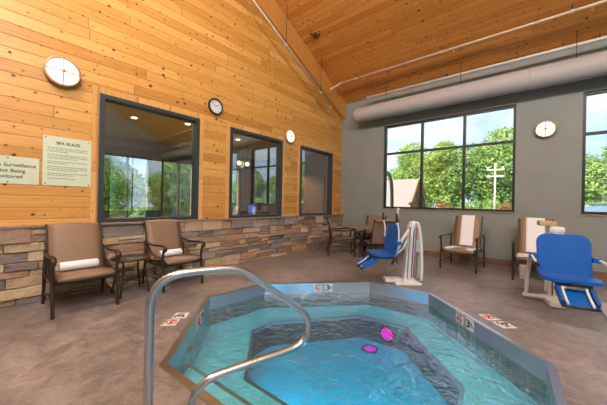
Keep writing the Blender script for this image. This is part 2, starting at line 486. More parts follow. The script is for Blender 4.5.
# rake beam along the gable
m = MB(); m.extr([(0, YB, RZ0), (0, RIDGE, ceil_z(RIDGE)), (0, RIDGE, ceil_z(RIDGE)-.62), (0, YB, RZ0-.50)], (.13, 0, 0))
struct(m, 'trim_1', M['beam'])
m = MB(); m.extr([(0, YF, ceil_z(YF)), (0, RIDGE, ceil_z(RIDGE)), (0, RIDGE, ceil_z(RIDGE)-.62), (0, YF, ceil_z(YF)-.62)], (.13, 0, 0))
struct(m, 'trim_2', M['beam'])
# baseboard
m = MB(); m.bb(.12, XR, YB-.02, YB, 0, .13, .004); struct(m, 'baseboard_back', M['base'])

# ledgestone veneer
def stone():
    b = bmesh.new(); tones = [(.50, .37, .22), (.42, .28, .16), (.30, .20, .13), (.58, .45, .29), (.20, .20, .20), (.13, .13, .14), (.27, .27, .27), (.36, .27, .20), (.50, .36, .26), (.62, .50, .35), (.34, .20, .12)]
    lay = b.loops.layers.float_color.new('tone')
    rnd = random.Random(3)
    z = .0
    rows = []
    while z < .90:
        h = rnd.choice([.06, .08, .095, .11, .125]); 
        if z+h > .86: h = .93-z
        rows.append((z, z+h)); z += h
    for (a, c) in rows:
        y = YF+rnd.uniform(0, .3)-.3
        while y < YB:
            w = rnd.uniform(.14, .58); y1 = min(y+w, YB); y0 = max(y, YF)
            if y1-y0 > .03:
                parts = [(a, c)]
                if c-a > .085 and rnd.random() < .35: mz = (a+c)/2; parts = [(a, mz), (mz, c)]
                for (p, q) in parts:
                    d = rnd.uniform(.062, .115); col = rnd.choice(tones); k = rnd.uniform(.8, 1.25); col = tuple(min(1, v*k) for v in col)
                    g = .004; nseg = max(2, int((y1-y0)/.07)); grid = []
                    for j in range(4):
                        zz = [p+g, p+g+.006, q-g-.006, q-g][j]; row = []
                        for i in range(nseg+1):
                            yy = y0+g+(y1-y0-2*g)*i/nseg
                            e = 0 if (j in (1, 2) and 0 < i < nseg) else 1
                            row.append(b.verts.new((d+rnd.uniform(-.007, .007)-(.012 if e else 0), yy+(rnd.uniform(-.003, .003)), zz+(rnd.uniform(-.003, .003)))))
                        grid.append(row)
                    fs = []
                    for j in range(3):
                        for i in range(nseg): fs.append(b.faces.new((grid[j][i], grid[j][i+1], grid[j+1][i+1], grid[j+1][i])))
                    back = [[b.verts.new((.02, r[0].co.y, r[0].co.z)), b.verts.new((.02, r[-1].co.y, r[-1].co.z))] for r in (grid[0], grid[3])]
                    # top, bottom, ends
                    fs.append(b.faces.new([back[0][0], back[0][1]]+grid[0][::-1])); fs.append(b.faces.new([back[1][1], back[1][0]]+grid[3]))
                    fs.append(b.faces.new([back[0][0]]+[grid[j][0] for j in range(4)]+[back[1][0]]))
                    fs.append(b.faces.new([back[1][1]]+[grid[j][-1] for j in (3, 2, 1, 0)]+[back[0][1]]))
                    for f in fs:
                        for lp in f.loops: lp[lay] = (*[min(1, v*1.3) for v in col], 1)
            y += w
    me = bpy.data.meshes.new('wall_stone'); bmesh.ops.recalc_face_normals(b, faces=b.faces[:]); b.to_mesh(me); b.free()
    me.materials.append(M['stone']); o = bpy.data.objects.new('wall_stone', me); link(o); o['kind'] = 'structure'
    m = MB(); m.bb(.0, .03, YF, YB, 0, .935); mo = m.build('mortar_backing', M['mortar'], o)
    m = MB(); m.bb(.0, .12, YF, YB, .925, .95, .004); m.build('stone_cap', simple('cap_stone', (.3, .2, .15), .7, 0, 10, .25, .5), o)
stone()

# ------------------------------------------------------------------ left windows
for i, (a, b, c, d) in enumerate(WL):
    m = MB(); fw = .065
    for (p, q, r, s_) in ((a, a+fw, c, d), (b-fw, b, c, d), (a+fw, b-fw, d-fw, d), (a+fw, b-fw, c, c+fw)):
        m.bb(-.12, .03, p, q, r, s_, .005)
    w = struct(m, 'window_%d' % (i+1), M['frame'])
    m = MB(); m.bb(-.062, -.056, a+fw, b-fw, c+fw, d-fw); m.build('pane', M['glassin'], w)
    m = MB()
    m.bb(0, .018, a-.085, a, .95, d+.085, .003); m.bb(0, .018, b, b+.085, .95, d+.085, .003); m.bb(0, .017, a, b, d, d+.085, .003)
    m.build('casing', M['trimwood'], w)
# back windows
for i, (a, b, c, d) in enumerate(WBK):
    m = MB(); fw = .05; y0, y1 = YB+.05, YB+.14
    for (p, q, r, s_) in ((a, a+fw, c, d), (b-fw, b, c, d), (a+fw, b-fw, d-fw, d), (a+fw, b-fw, c, c+fw)):
        m.bb(p, q, y0, y1, r, s_, .004)
    v1, v2 = a+1.03, a+2.01
    m.bb(v1-.028, v1+.028, y0, y1, c+fw, d-fw); m.bb(v2-.028, v2+.028, y0, y1, c+fw, d-fw)
    m.bb(a+fw, v1-.028, y0, y1, 2.705, 2.755); m.bb(v1+.028, v2-.028, y0, y1, 2.705, 2.755); m.bb(v2+.028, b-fw, y0, y1, 2.705, 2.755)
    w = struct(m, 'window_%d' % (i+4), M['blackframe'])
    for (p, q) in ((a+fw, v1-.028), (v1+.028, v2-.028), (v2+.028, b-fw)):
        for (r, s_) in ((c+fw, 2.705), (2.755, d-fw)):
            m = MB(); m.bb(p, q, YB+.09, YB+.096, r, s_); m.build('pane', M['glass'], w)
    m = MB(); m.bb(a-.02, b+.02, YB-.02, YB+.05, c-.035, c, .004); m.build('window_sill', M['sillwood'], w)
for i, (a, b, c, d) in enumerate(WR):
    m = MB(); fw = .05; x0, x1 = XR+.05, XR+.12
    for (p, q, r, s_) in ((a, a+fw, c, d), (b-fw, b, c, d), (a+fw, b-fw, d-fw, d), (a+fw, b-fw, c, c+fw), ((a+b)/2-.03, (a+b)/2+.03, c+fw, d-fw)):
        m.bb(x0, x1, p, q, r, s_, .004)
    w = struct(m, 'window_%d' % (i+6), M['blackframe'])
    m = MB(); m.bb(XR+.08, XR+.086, a+fw, b-fw, c+fw, d-fw); m.build('pane', M['glass'], w)

# ------------------------------------------------------------------ spa pool
spa = empty('spa_pool', (0, 0, 0), 0, 'octagonal sunken spa with brushed steel rim, full of blue water', 'hot tub')
def ring(outer, inner, z0, z1, name, mat, parent):
    b = bmesh.new(); n = len(outer)
    vs = [[b.verts.new((*p, z)) for p in q] for q, z in ((outer, z0), (outer, z1), (inner, z1), (inner, z0))]
    for k in range(n):
        j = (k+1) % n
        for a in range(4):
            A, B = vs[a], vs[(a+1) % 4]; b.faces.new((A[k], A[j], B[j], B[k]))
    mb = MB(); mb.b.free(); mb.b = b; return mb.build(name, mat, parent)
ring(OCT, INN, -.15, .012, 'coping', M['steel'], spa)
M['darktile'] = simple('dark_teal_tile', (.05, .13, .15), .35, 0, 5, .25)
M['slate'] = simple('slate_pit_tile', (.10, .11, .11), .4, 0, 7, .35)
ring(OCT, inset(OCT, .054), -.43, -.151, 'waterline_tile', M['darktile'], spa)
I2 = inset(OCT, .056)
ring(I2, inset(OCT, .066), -.80, -.362, 'pool_wall', M['shell'], spa)
M['pitfloor'] = simple('pit_floor_blue', (.0, .66, .84), .4, 0, 4, .1)
ring(inset(OCT, .068), PIT, -.80, -.42, 'bench', M['shell'], spa)
ring(inset(PIT, .001), inset(PIT, .012), -.79, -.452, 'pit_wall', M['slate'], spa)
ring(PIT, inset(PIT, .035), -.45, -.413, 'bench_nosing', M['steel'], spa)
m = MB(); m.prism(OCT, -.80, -.76); m.build('pool_floor', M['pitfloor'], spa)
# entry step along the near left edge
a, b_ = Vector(INN[0]), Vector(INN[7])
nrm = Vector((-(b_-a).y, (b_-a).x)).normalized()
l0 = Vector((2.25, 1.36)); l1 = Vector((3.72, 1.45))
m = MB(); m.prism([tuple(a+nrm*.02), tuple(b_+nrm*.02), tuple(l1), tuple(l0)], -.43, -.29); m.build('entry_step', M['shell'], spa)
m = MB(); m.prism([tuple(l0-nrm*.035), tuple(l1-nrm*.035), tuple(l1), tuple(l0)], -.32, -.284); m.build('step_nosing', M['steel'], spa)
# water
m = MB(); m.prism(inset(OCT, .0555), -.795, -.135)
w = m.build('spa_water', M['water']); tag(w, 'rippling blue water filling the octagonal spa', 'water', None, 'stuff')
# jets and pool lamps
def jet(p, ax):
    o = MB()
    d = Vector(ax).normalized(); q = d.to_track_quat('Z', 'Y').to_matrix().to_4x4()
    o.lathe([(.036, 0), (.036, .008), (.022, .012), (.014, .004)], n=14); o.xf(Matrix.Translation(p) @ q); o.build('jet_nozzle', M['sillbrass'], spa)
M['sillbrass'] = simple('brass_fitting', (.7, .5, .2), .3, .9, 6)
def edge_pt(P, i, t, z, d=.0):
    a, b = Vector(P[i]), Vector(P[(i+1) % 8]); e = (b-a).normalized(); n = Vector((e.y, -e.x)); p = a+(b-a)*t+n*d
    return Vector((p.x, p.y, z)), Vector((n.x, n.y, 0))
for i, t in ((0, .45), (1, .3), (4, .44), (4, .68), (2, .35), (2, .7)):
    p, n = edge_pt(INN, i, t, -.22, .001); jet(p, n)
def pool_lamp(p, n, core, label):
    q = Vector(n).to_track_quat('Z', 'Y').to_matrix().to_4x4(); T = Matrix.Translation(p) @ q
    m = MB(); m.lathe([(.115, 0), (.115, .012), (.10, .022), (.088, .022), (.088, .006)], n=28); m.xf(T); o = m.build('pool_lamp', M['bronze'], spa); o['label'] = label
    m = MB(); m.lathe([(.086, .007), (.086, .014), (.06, .022), (.01, .024)], n=28); m.xf(T); m.build('lens', core, o)
    L = bpy.data.lights.new('pool_lamp_light', 'POINT'); L.energy = .7 if core is M['magenta'] else 10; L.shadow_soft_size = .05
    L.color = (1, .04, .38) if core is M['magenta'] else (.3, .85, 1)
    q = bpy.data.objects.new('pool_lamp_light', L); link(q); q.location = Vector(p)+Vector(n)*.07; q.parent = o
p, n = edge_pt(PIT, 3, .62, -.575, .036); pool_lamp(p, n, M['magenta'], 'glowing magenta underwater lamp, upper')
pool_lamp(Vector((3.02, 3.62, -.758)), Vector((0, 0, 1)), M['magenta'], 'glowing magenta underwater lamp, lower')
for i in (7, 6):  # hidden near-side lamps, added to brighten the water
    p, n = edge_pt(PIT, i, .5, -.6, .036); pool_lamp(p, n, M['cyanfill'], 'added cyan underwater lamp, out of view, brightening the spa')

# depth markers
def marker(T, size, kind, label, parent=None, cat=None, group=None):
    """T places local XY (right, up) on a surface; kind '3' or 'nd'"""
    m = MB(); m.box((0, 0, .002), (size, size, .006), None, .0015); m.xf(T)
    o = m.build('depth_marker_tile', M['tilew'], parent)
    if cat: tag(o, label, cat, group)
    else: o['label'] = label
    R = T.to_euler(); 
    def loc(x, y, z=.0062): return T @ Vector((x*size, y*size, z))
    if kind == '3':
        text('3', size*1.0, M['signink'], 'numeral', o, loc(-.2, 0), R, bold=.004*size/.15)
        text('½', size*.62, M['signink'], 'fraction', o, loc(.22, .02), R, bold=.0015)
    else:
        m = MB(); m.tube([(math.cos(2*PI*k/24)*size*.33, math.sin(2*PI*k/24)*size*.33-size*.08, .0062) for k in range(24)], size*.035, 6, closed=True)
        m.box((0, -size*.08, .0068), (size*.62, size*.06, .002), Matrix.Rotation(-.78, 3, 'Z')); m.xf(T); m.build('prohibition_ring', M['red'], o)
        m = MB(); m.tube([(-.16*size, -.16*size, .0062), (0, .0, .0062), (.1*size, -.05*size, .0062), (.18*size, -.2*size, .0062)], size*.035, 6, 3)
        m.box((-.2*size, -.05*size, .0062), (size*.09, size*.09, .002)); m.xf(T); m.build('diver_symbol', M['signink'], o)
        text('NO DIVING', size*.17, M['signink'], 'caption', o, loc(0, .38), R, bold=.0006)
    return o
def face_T(i, t, z):
    p, n = edge_pt(INN, i, t, z, .001); r = Vector((0, 0, 1)).cross(n); 
    m = Matrix((( r.x, 0, n.x, p.x), (r.y, 0, n.y, p.y), (r.z, 1, n.z, p.z), (0, 0, 0, 1))); return m
marker(face_T(2, .49, -.062), .125, 'nd', 'white no-diving tile on the rim', spa)
marker(face_T(2, .60, -.062), .125, '3', 'white depth tile reading 3½', spa)
marker(face_T(4, .39, -.062), .125, 'nd', 'white no-diving tile on the right rim', spa)
marker(face_T(4, .49, -.062), .125, '3', 'white depth tile reading 3½ on the right rim', spa)
marker(face_T(0, .62, -.062), .125, 'nd', 'white no-diving tile on the left rim', spa)
marker(face_T(0, .73, -.062), .125, '3', 'white depth tile on the left rim', spa)
def deck_T(x, y, ang): return Matrix.Translation((x, y, .0)) @ Matrix.Rotation(ang, 4, 'Z')
marker(deck_T(1.855, 1.34, math.radians(136)), .15, 'nd', 'white no-diving tile set in the deck left of the spa', None, 'deck tile')
marker(deck_T(1.76, 1.50, math.radians(136)), .15, '3', 'depth tile reading 3½ set in the deck left of the spa', None, 'deck tile')
marker(deck_T(4.39, 3.90, math.radians(-44)), .16, 'nd', 'white no-diving tile in the deck right of the spa', None, 'deck tile')
marker(deck_T(4.54, 3.76, math.radians(-44)), .16, '3', 'white depth tile in the deck right of the spa, nearer the rim corner', None, 'deck tile')

# grab rail
P0 = Vector((3.22, .56, 0)); D = Vector((.361, .9326, 0))
path = [(.047, 0), (.047, .3), (.047, .62), (.048, .74), (.075, .82), (.125, .868), (.20, .889), (.30, .893), (.42, .893), (.50, .886), (.57, .858), (.66, .79), (.80, .682), (.93, .583), (.99, .525), (1.022, .455), (1.018, .385), (.985, .338), (.93, .312), (.86, .30), (.70, .288), (.50, .273), (.40, .262), (.335, .238), (.285, .19), (.262, .12), (.257, .0)]
rail = empty('grab_rail', (P0.x, P0.y, 0), 0, 'bent polished steel grab rail standing at the near edge of the spa', 'handrail')
m = MB(); m.tube([D*s + Vector((0, 0, z)) for s, z in path], .0235, 16, 4); m.build('rail_tube', M['chrome'], rail)
for s in (.047, .257):
    m = MB(); m.lathe([(.055, 0), (.055, .006), (.045, .014), (.028, .022), (.028, .03)], tuple(D*s), n=24); m.build('escutcheon', M['chrome'], rail)

# second pool
sp = empty('swimming_pool', (0, 0, 0), 0, 'rectangular pool of teal water at the right edge of the deck', 'pool')
rect = [(SWX0, SWY0), (SWX0, SWY1), (SWX1, SWY1), (SWX1, SWY0)]
ring(rect, inset(rect, .10), -.2, .012, 'coping', simple('pale_coping', (.42, .45, .46), .5), sp)
ring(inset(rect, .02), inset(rect, .11), -1.5, -.2, 'pool_wall', M['shell'], sp)
m = MB(); m.prism(rect, -1.55, -1.5); m.build('pool_floor', M['shell'], sp)
m = MB(); m.prism(inset(rect, .105), -1.49, -.1); w = m.build('pool_water', M['water']); tag(w, 'teal water of the rectangular pool at the right edge', 'water', None, 'stuff')

# ------------------------------------------------------------------ sling armchairs
def cr(pts, n=4):
    P = [Vector((a, b, 0)) for a, b in pts]; Q = []
    for i in range(len(P)-1):
        p0, p1, p2, p3 = P[max(0, i-1)], P[i], P[i+1], P[min(len(P)-1, i+2)]
        for k in range(n):
            t = k/n; q = .5*((2*p1)+(p2-p0)*t+(2*p0-5*p1+4*p2-p3)*t*t+(3*p1-p0-3*p2+p3)*t**3); Q.append((q.x, q.y))
    Q.append(tuple(P[-1][:2])); return Q
def armchair(label, group=None):
    t = empty('sling_armchair', (0, 0, 0), 0, label, 'chair', group)
    seat = cr([(.285, .375), (.31, .395), (.295, .42), (.2, .425), (.05, .408), (-.12, .39), (-.2, .395)])
    back = cr([(-.215, .40), (-.245, .46), (-.30, .66), (-.355, .84), (-.38, .92), (-.405, .955), (-.435, .955), (-.45, .925)])
    MB().sheet(seat, -.265, .265, .008, 6, .012).build('seat', M['sling'], t)
    MB().sheet(back, -.265, .265, .008, 6, .012).build('backrest', M['sling'], t)
    for s in (-1, 1):
        MB().tube([(p[0], s*.275, p[1]) for p in seat+back], .013, 8).build('side_rail', M['bronze'], t)
        MB().tube([(.31, s*.30, 0), (.295, s*.30, .2), (.265, s*.30, .40), (.275, s*.30, .53), (.30, s*.30, .60)], [.017, .018, .02, .018, .016], 10, 4).build('leg', M['bronze'], t)
        MB().tube([(-.35, s*.30, 0), (-.31, s*.30, .2), (-.275, s*.30, .40), (-.29, s*.295, .55), (-.315, s*.29, .635)], [.017, .018, .02, .018, .014], 10, 4).build('leg', M['bronze'], t)
        MB().tube([(.30, s*.30, .565), (.335, s*.30, .575), (.345, s*.30, .61), (.31, s*.30, .638), (.2, s*.305, .645), (.0, s*.305, .63), (-.2, s*.30, .638), (-.32, s*.29, .66)], [.012, .02, .026, .03, .03, .027, .024, .016], 10, 4, flat=.6).build('armrest', M['bronze'], t)
        MB().tube([(.295, s*.30, .13), (0, s*.29, .155), (-.32, s*.30, .13)], .009, 8, 4).build('stretcher', M['bronze'], t)
        MB().tube([(.27, s*.29, .37), (0, s*.285, .345), (-.27, s*.29, .36)], .014, 8, 4).build('seat_frame', M['bronze'], t)
    for q in (.262, -.27): MB().box((q, 0, .351), (.018, .56, .031), None, .004).build('cross_bar', M['bronze'], t)
    MB().tube([(0, -.29, .155), (-.03, 0, .16), (0, .29, .155)], .009, 8, 4).build('stretcher', M['bronze'], t)
    return t
ch = armchair('brown sling armchair with rolled towel, left of the small side table')
def place(o, x, y, rz, z=0): o.location = (x, y, z); o.rotation_euler = (0, 0, rz)
place(ch, .56, .835, math.radians(0))
def recopy(src, label, group, x, y, rz):
    c = copy_tree(src); 
    if 'group' in c.keys(): del c['group']
    c['label'] = label
    if group: c['group'] = group
    place(c, x, y, rz); return c
recopy(ch, 'brown sling armchair with rolled towel, right of the small side table', None, .50, 1.99, math.radians(3))
# corner dining chairs
recopy(ch, 'tan sling chair seen side-on, left of the corner table by the stone wall', None, 1.0, 6.0, math.radians(38))
recopy(ch, 'tan sling chair behind the corner table against the grey wall', None, 1.33, 6.93, math.radians(-88))
recopy(ch, 'tan sling chair right of the corner table, its back toward us', None, 1.97, 6.02, math.radians(142))

# rolled towels
def towel_roll(loc, rz, L, r, label):
    t = empty('rolled_towel', loc, rz, label, 'towel', None)
    m = MB(); m.lathe([(r*.85, -L/2), (r, -L/2+.01), (r*1.02, 0), (r, L/2-.01), (r*.85, L/2)], (0, 0, 0), 'Y', 20)
    m.build('towel_body', M['towel'], t)
    for s in (-1, 1):
        m = MB(); m.lathe([(r*.8, s*(L/2-.002)), (r*.8, s*(L/2+.002))], (0, 0, 0), 'Y', 20); m.build('towel_end', M['towelgrey'], t)
        sp_ = [(math.cos(a)*r*.85*a/(6*PI), s*(L/2+.001), math.sin(a)*r*.85*a/(6*PI)) for a in [k*PI/8 for k in range(4, 49)]]
        m = MB(); m.tube(sp_, .0045, 5); m.build('spiral_end', M['towelgrey'], t)
    return t
towel_roll((.46, .835, .472), math.radians(0), .38, .052, 'rolled white towel on the seat of the leftmost armchair')
towel_roll((.40, 1.985, .468), math.radians(3), .34, .05, 'rolled white towel on the armchair right of the side table')

# side table
t = empty('side_table', (.50, 1.40, 0), 0, 'small dark round side table between the two brown armchairs', 'table')
MB().lathe([(.20, .465), (.235, .47), (.245, .482), (.24, .495), (.0, .498)][:4]+[(.02, .497)], n=32).build('tabletop', M['tablemetal'], t)
for k in range(4):
    a = PI/4+k*PI/2; c, s = math.cos(a), math.sin(a)
    MB().tube([(c*.25, s*.25, 0), (c*.22, s*.22, .15), (c*.185, s*.185, .33), (c*.20, s*.20, .468)], .015, 8, 4).build('leg', M['bronze'], t)
for k in range(2):
    a = PI/4+k*PI/2; c, s = math.cos(a), math.sin(a)
    MB().tube([(c*.215, s*.215, .155), (0, 0, .175+.012*k), (-c*.215, -s*.215, .155)], .008, 8, 4).build('stretcher', M['bronze'], t)

# corner table
t = empty('patio_table', (1.44, 6.38, 0), .4, 'round brown cast patio table in the far left corner', 'table')
MB().lathe([(.45, .69), (.505, .695), (.52, .71), (.515, .73), (.49, .735), (.02, .748)], n=40).build('tabletop', M['tabletan'], t)
for k in range(4):
    a = k*PI/2; c, s = math.cos(a), math.sin(a)
    MB().tube([(c*.36, s*.36, 0), (c*.30, s*.30, .06), (c*.12, s*.12, .28), (c*.09, s*.09, .42), (c*.22, s*.22, .60), (c*.40, s*.40, .692)], .017, 8, 5).build('leg', M['bronze'], t)
MB().lathe([(.10, .33), (.115, .34), (.115, .36), (.10, .37)], n=20).build('leg_collar', M['bronze'], t)

# lounge chairs against the back wall
def lounge(label):
    t = empty('sling_lounge_chair', (0, 0, 0), 0, label, 'lounge chair')
    seat = cr([(.40, .355), (.435, .385), (.42, .415), (.3, .42), (.05, .405), (-.2, .39), (-.26, .40)])
    back = cr([(-.275, .41), (-.31, .48), (-.37, .68), (-.44, .92), (-.49, 1.04), (-.52, 1.065), (-.55, 1.05)])
    MB().sheet(seat, -.28, .28, .008, 6, .012).build('seat', M['sling'], t)
    MB().sheet(back, -.245, .245, .008, 6, .012).build('backrest', M['sling'], t)
    for s in (-1, 1):
        MB().tube([(p[0], s*.29, p[1]) for p in seat]+[(p[0], s*.255, p[1]) for p in back], .013, 8).build('side_rail', M['bronze'], t)
        MB().tube([(.42, s*.32, 0), (.41, s*.32, .2), (.38, s*.32, .40), (.39, s*.32, .55), (.40, s*.32, .63)], .017, 10, 4).build('leg', M['bronze'], t)
        MB().tube([(-.40, s*.32, 0), (-.36, s*.32, .2), (-.33, s*.32, .40), (-.37, s*.315, .63)], .017, 10, 4).build('leg', M['bronze'], t)
        MB().tube([(.40, s*.32, .61), (.44, s*.32, .625), (.44, s*.32, .66), (.38, s*.32, .675), (.15, s*.325, .67), (-.2, s*.32, .66), (-.40, s*.30, .68)], [.014, .022, .028, .03, .028, .025, .016], 10, 4, flat=.6).build('armrest', M['bronze'], t)
        MB().tube([(.41, s*.32, .14), (0, s*.31, .15), (-.36, s*.32, .14)], .009, 8, 4).build('stretcher', M['bronze'], t)
    for q in (.38, -.32): MB().box((q, 0, .35), (.02, .60, .03), None, .004).build('cross_bar', M['bronze'], t)
    # the towel that hangs over its back
    return t, back
def drape(chair, back, w, label, yo=0.):
    o = [(p[0]+.0, p[1]) for p in back if p[1] > .43]
    prof = []
    for i, p in enumerate(o):
        a = o[max(0, i-1)]; b = o[min(len(o)-1, i+1)]; d = Vector((b[0]-a[0], b[1]-a[1])).normalized(); prof.append((p[0]+d.y*.02, p[1]-d.x*.02))
    prof += [(-.575, 1.01), (-.565, .9), (-.54, .80)]
    m = MB(); m.sheet(prof, yo-w/2, yo+w/2, .009, 8)
    for v in m.b.verts: v.co.x += .0015*math.sin(v.co.y*60)
    t = m.build('draped_towel', M['towel']); t.matrix_world = chair.matrix_world.copy()
    t.location = chair.location; t.rotation_euler = chair.rotation_euler
    tag(t, label, 'towel'); return t
c1, bk = lounge('tan sling lounge chair under the large window, white towel over its back')
place(c1, 3.61, 6.62, math.radians(-92)); drape(c1, bk, .25, 'white towel draped over the lounge chair under the large window', -.01)
def seat_towel(chair, w, label, x0=-.2, x1=.40):
    prof = cr([(x0, .412), (.0, .42), (.3, .437), (x1-.01, .435), (x1+.012, .425)] if x1 > .3 else [(x0, .412), (.0, .425), (x1, .438)])
    m = MB(); m.sheet(prof, -w/2, w/2, .008, 6, .010); o = m.build('spread_towel', M['towel']); o.location = chair.location; o.rotation_euler = chair.rotation_euler
    tag(o, label, 'towel'); return o
seat_towel(c1, .53, 'white towel spread over the seat of the lounge chair under the large window')
c2 = recopy(c1, 'tan sling lounge chair behind the right blue pool lift', None, 4.78, 6.60, math.radians(-88))
seat_towel(c2, .53, 'white towel spread over the seat of the lounge chair behind the right pool lift')
drape(c2, bk, .28, 'white towel draped over the lounge chair behind the right pool lift', 0.)

# ------------------------------------------------------------------ pool lifts
def lift(label, reach, my=0.):
    """local +x = facing direction; mast foot at origin; seat centre at x=reach"""
    t = empty('pool_lift', (0, 0, 0), 0, label, 'pool lift')
    m = MB(); m.box((-.02, 0, .02), (.42, .30, .04), None, .012); m.box((-.05, .0, .055), (.2, .2, .03), None, .01)
    m.box((.17, -.08, .04), (.28, .16, .06), None, .01); m.build('base_plate', M['white'], t)
    for s in (-1, 1):
        MB().tube([(-.05, s*.07, .05), (-.06, s*.07, .35), (-.08, s*.065, .75), (-.10, s*.06, .93), (-.14, s*.05, 1.0), (-.20, s*.05, .97), (-.25, s*.05, .7), (-.27, s*.05, .3), (-.26, s*.06, .06)], .024, 10, 4).build('mast_tube', M['white'], t)
    m = MB(); m.extr([(.02, -.045, .06), (-.14, -.045, .06), (-.16, -.045, .95), (-.06, -.045, .98)], (0, .09, 0)); m.build('mast_cover', M['white'], t)
    for k, mat in enumerate((M['liftbrown'], M['blue'], M['liftbrown'])):
        m = MB(); x = -.02-.05*k; m.extr([(x, .046, .10), (x-.036, .046, .10), (x-.072, .046, .93), (x-.035, .046, .93)], (0, .006, 0)); m.build('mast_stripe', mat, t)
        m = MB(); m.extr([(x, -.046, .10), (x-.036, -.046, .10), (x-.072, -.046, .93), (x-.035, -.046, .93)], (0, -.006, 0)); m.build('mast_stripe', mat, t)
    m = MB(); m.tube([(-.11, my, .95), (.05, my*.7, .72), (reach-.27, 0, .47)], .024, 10, 1); m.tube([(-.08, my, .80), (.02, my*.7, .58), (reach-.25, 0, .44)], .016, 8, 1); m.build('lift_arm', M['white'], t)
    if reach > .6:
        MB().tube([(-.02, -.22, .05), (.0, -.22, .25), (.08, -.22, .45), (.28, -.25, .62), (.50, -.29, .68)], .024, 10, 4).build('swing_arm', M['white'], t)
        MB().tube([(-.02, -.26, .045), (.0, .0, .04), (.06, .38, .04)], .03, 10, 2).build('floor_bar', M['white'], t)
    m = MB(); m.box((-.20, 0, .62) if reach < .6 else (-.04, -.25, .36), (.07, .12, .2) if reach < .6 else (.10, .10, .2), None, .02); m.build('control_box', M['liftgrey'], t)
    m = MB(); m.box((-.15, 0, .99), (.15, .13, .06) if reach < .6 else (.22, .17, .09), None, .04, 3); m.build('battery_cap', M['white'], t)
    for c in t.children:
        if c.name.split('.')[0] not in ('lift_arm', 'swing_arm', 'floor_bar') and not (reach > .6 and c.name.startswith('control_box')): c.location = (0, my, 0)
    x = reach
    # seat pan: rounded plate with raised rear
    def rounded(w, h, r, n=5):
        P = []
        for (cx, cy, a0) in ((w/2-r, h/2-r, 0), (-w/2+r, h/2-r, PI/2), (-w/2+r, -h/2+r, PI), (w/2-r, -h/2+r, 3*PI/2)):
            for k in range(n+1): a = a0+PI/2*k/n; P.append((cx+r*math.cos(a), cy+r*math.sin(a)))
        return P
    m = MB(); A = rounded(.33, .50, .07)
    m.prism([(x+a, b) for a, b in A], .475, .515); bmesh.ops.bevel(m.b, geom=[e for e in m.b.edges if abs(e.verts[0].co.z-e.verts[1].co.z) < 1e-4], offset=.014, segments=3, affect='EDGES')
    m.build('seat', M['blue'], t)
    m = MB(); B = [q for q in rounded(.50, .49, .10) if q[1] > 0]+[(-.25, -.225), (-.23, -.245), (.23, -.245), (.25, -.225)]
    T = Matrix.Translation((x-.205, 0, .735)) @ Matrix.Rotation(math.radians(-9), 4, 'Y')
    m.extr([(-.018, a, b) for a, b in B], (.036, 0, 0)); bmesh.ops.bevel(m.b, geom=[e for e in m.b.edges if abs(e.verts[0].co.x-e.verts[1].co.x) < 1e-4], offset=.014, segments=3, affect='EDGES')
    m.xf(T); m.build('backrest', M['blue'], t)
    m = MB(); m.box((x+.18, 0, .47), (.05, .09, .035), None, .008); m.box((x, 0, .452), (.3, .3, .03), None, .006); m.build('seat_bracket', M['black'], t)
    for s in (-1, 1):
        m = MB(); m.box((x-.2, s*.285, .70), (.09, .07, .06), None, .015); m.build('armrest_mount', M['blue'], t)
        m = MB(); m.tube([(x-.20, s*.30, .70), (x-.1, s*.31, .70), (x+.10, s*.315, .66)], .013, 8, 3) if reach > .6 else m.tube([(x-.20, s*.30, .70), (x-.2, s*.30, .9), (x-.17, s*.30, 1.02)], .013, 8, 3)
        m.build('armrest', M['white'], t)
        e = (x+.10, s*.315, .66) if reach > .6 else (x-.17, s*.30, 1.02)
        m = MB(); d = Vector((.08, 0, -.015)) if reach > .6 else Vector((.01, 0, .14)); m.tube([e, Vector(e)+d], .019, 8); m.build('arm_grip', M['black'], t)
    # pull-out leg rest
    for s in (-1, 1):
        MB().tube([(x+.10, s*.10, .46), (x+.20, s*.10, .37), (x+.33, s*.10, .29)], .013, 8, 2).build('footrest_strut', M['white'], t)
    m = MB(); R = Matrix.Rotation(math.radians(30), 3, 'Y')
    m.box((x+.20, 0, .33), (.25, .26, .025), R, .008); m.box((x+.20, -.14, .36), (.25, .03, .08), R, .008); m.box((x+.20, .14, .36), (.25, .03, .08), R, .008)
    m.build('footrest', M['blue'], t)
    m = MB(); m.tube([(x+.32, -.15, .265), (x+.32, .15, .265)], .014, 8); m.build('footrest_bar', M['black'], t)
    MB().tube([(x-.25, -.02, .46), (x-.26, -.02, .38), (x-.22, -.02, .30)], .018, 8, 3).build('hook', M['black'], t)
    if reach < .6:
        m = MB(); m.tube([(x-.28, -.12, .50), (x-.32, -.12, .8), (x-.34, -.10, 1.14), (x-.34, -.10, 1.22)], .014, 8, 3); m.tube([(x-.34, -.14, 1.22), (x-.34, -.05, 1.22)], .016, 8); m.build('push_handle', M['white'], t)
    return t
M['liftbrown'] = simple('lift_stripe_brown', (.32, .15, .1), .5)
M['liftgrey'] = simple('lift_box_grey', (.42, .42, .38), .5)
l1 = lift('blue-seated pool lift facing left, at the far rim of the spa', .43)
place(l1, 3.13, 4.59, math.atan2(-.69, -.72))
l2 = lift('large blue-seated pool lift facing us at the right edge of the deck', .80, .12)
place(l2, 4.91, 5.14, math.atan2(-.97, .22))
# folded tan item on the second lift's top
m = MB(); m.box((0, 0, 0), (.20, .12, .07), None, .015)
o = m.build('tan_box', simple('tan_card', (.50, .35, .17), .7)); o.location = (4.90, 5.28, 1.072); o.rotation_euler = (0, 0, .3); tag(o, 'small tan box behind the backrest of the right pool lift', 'box')

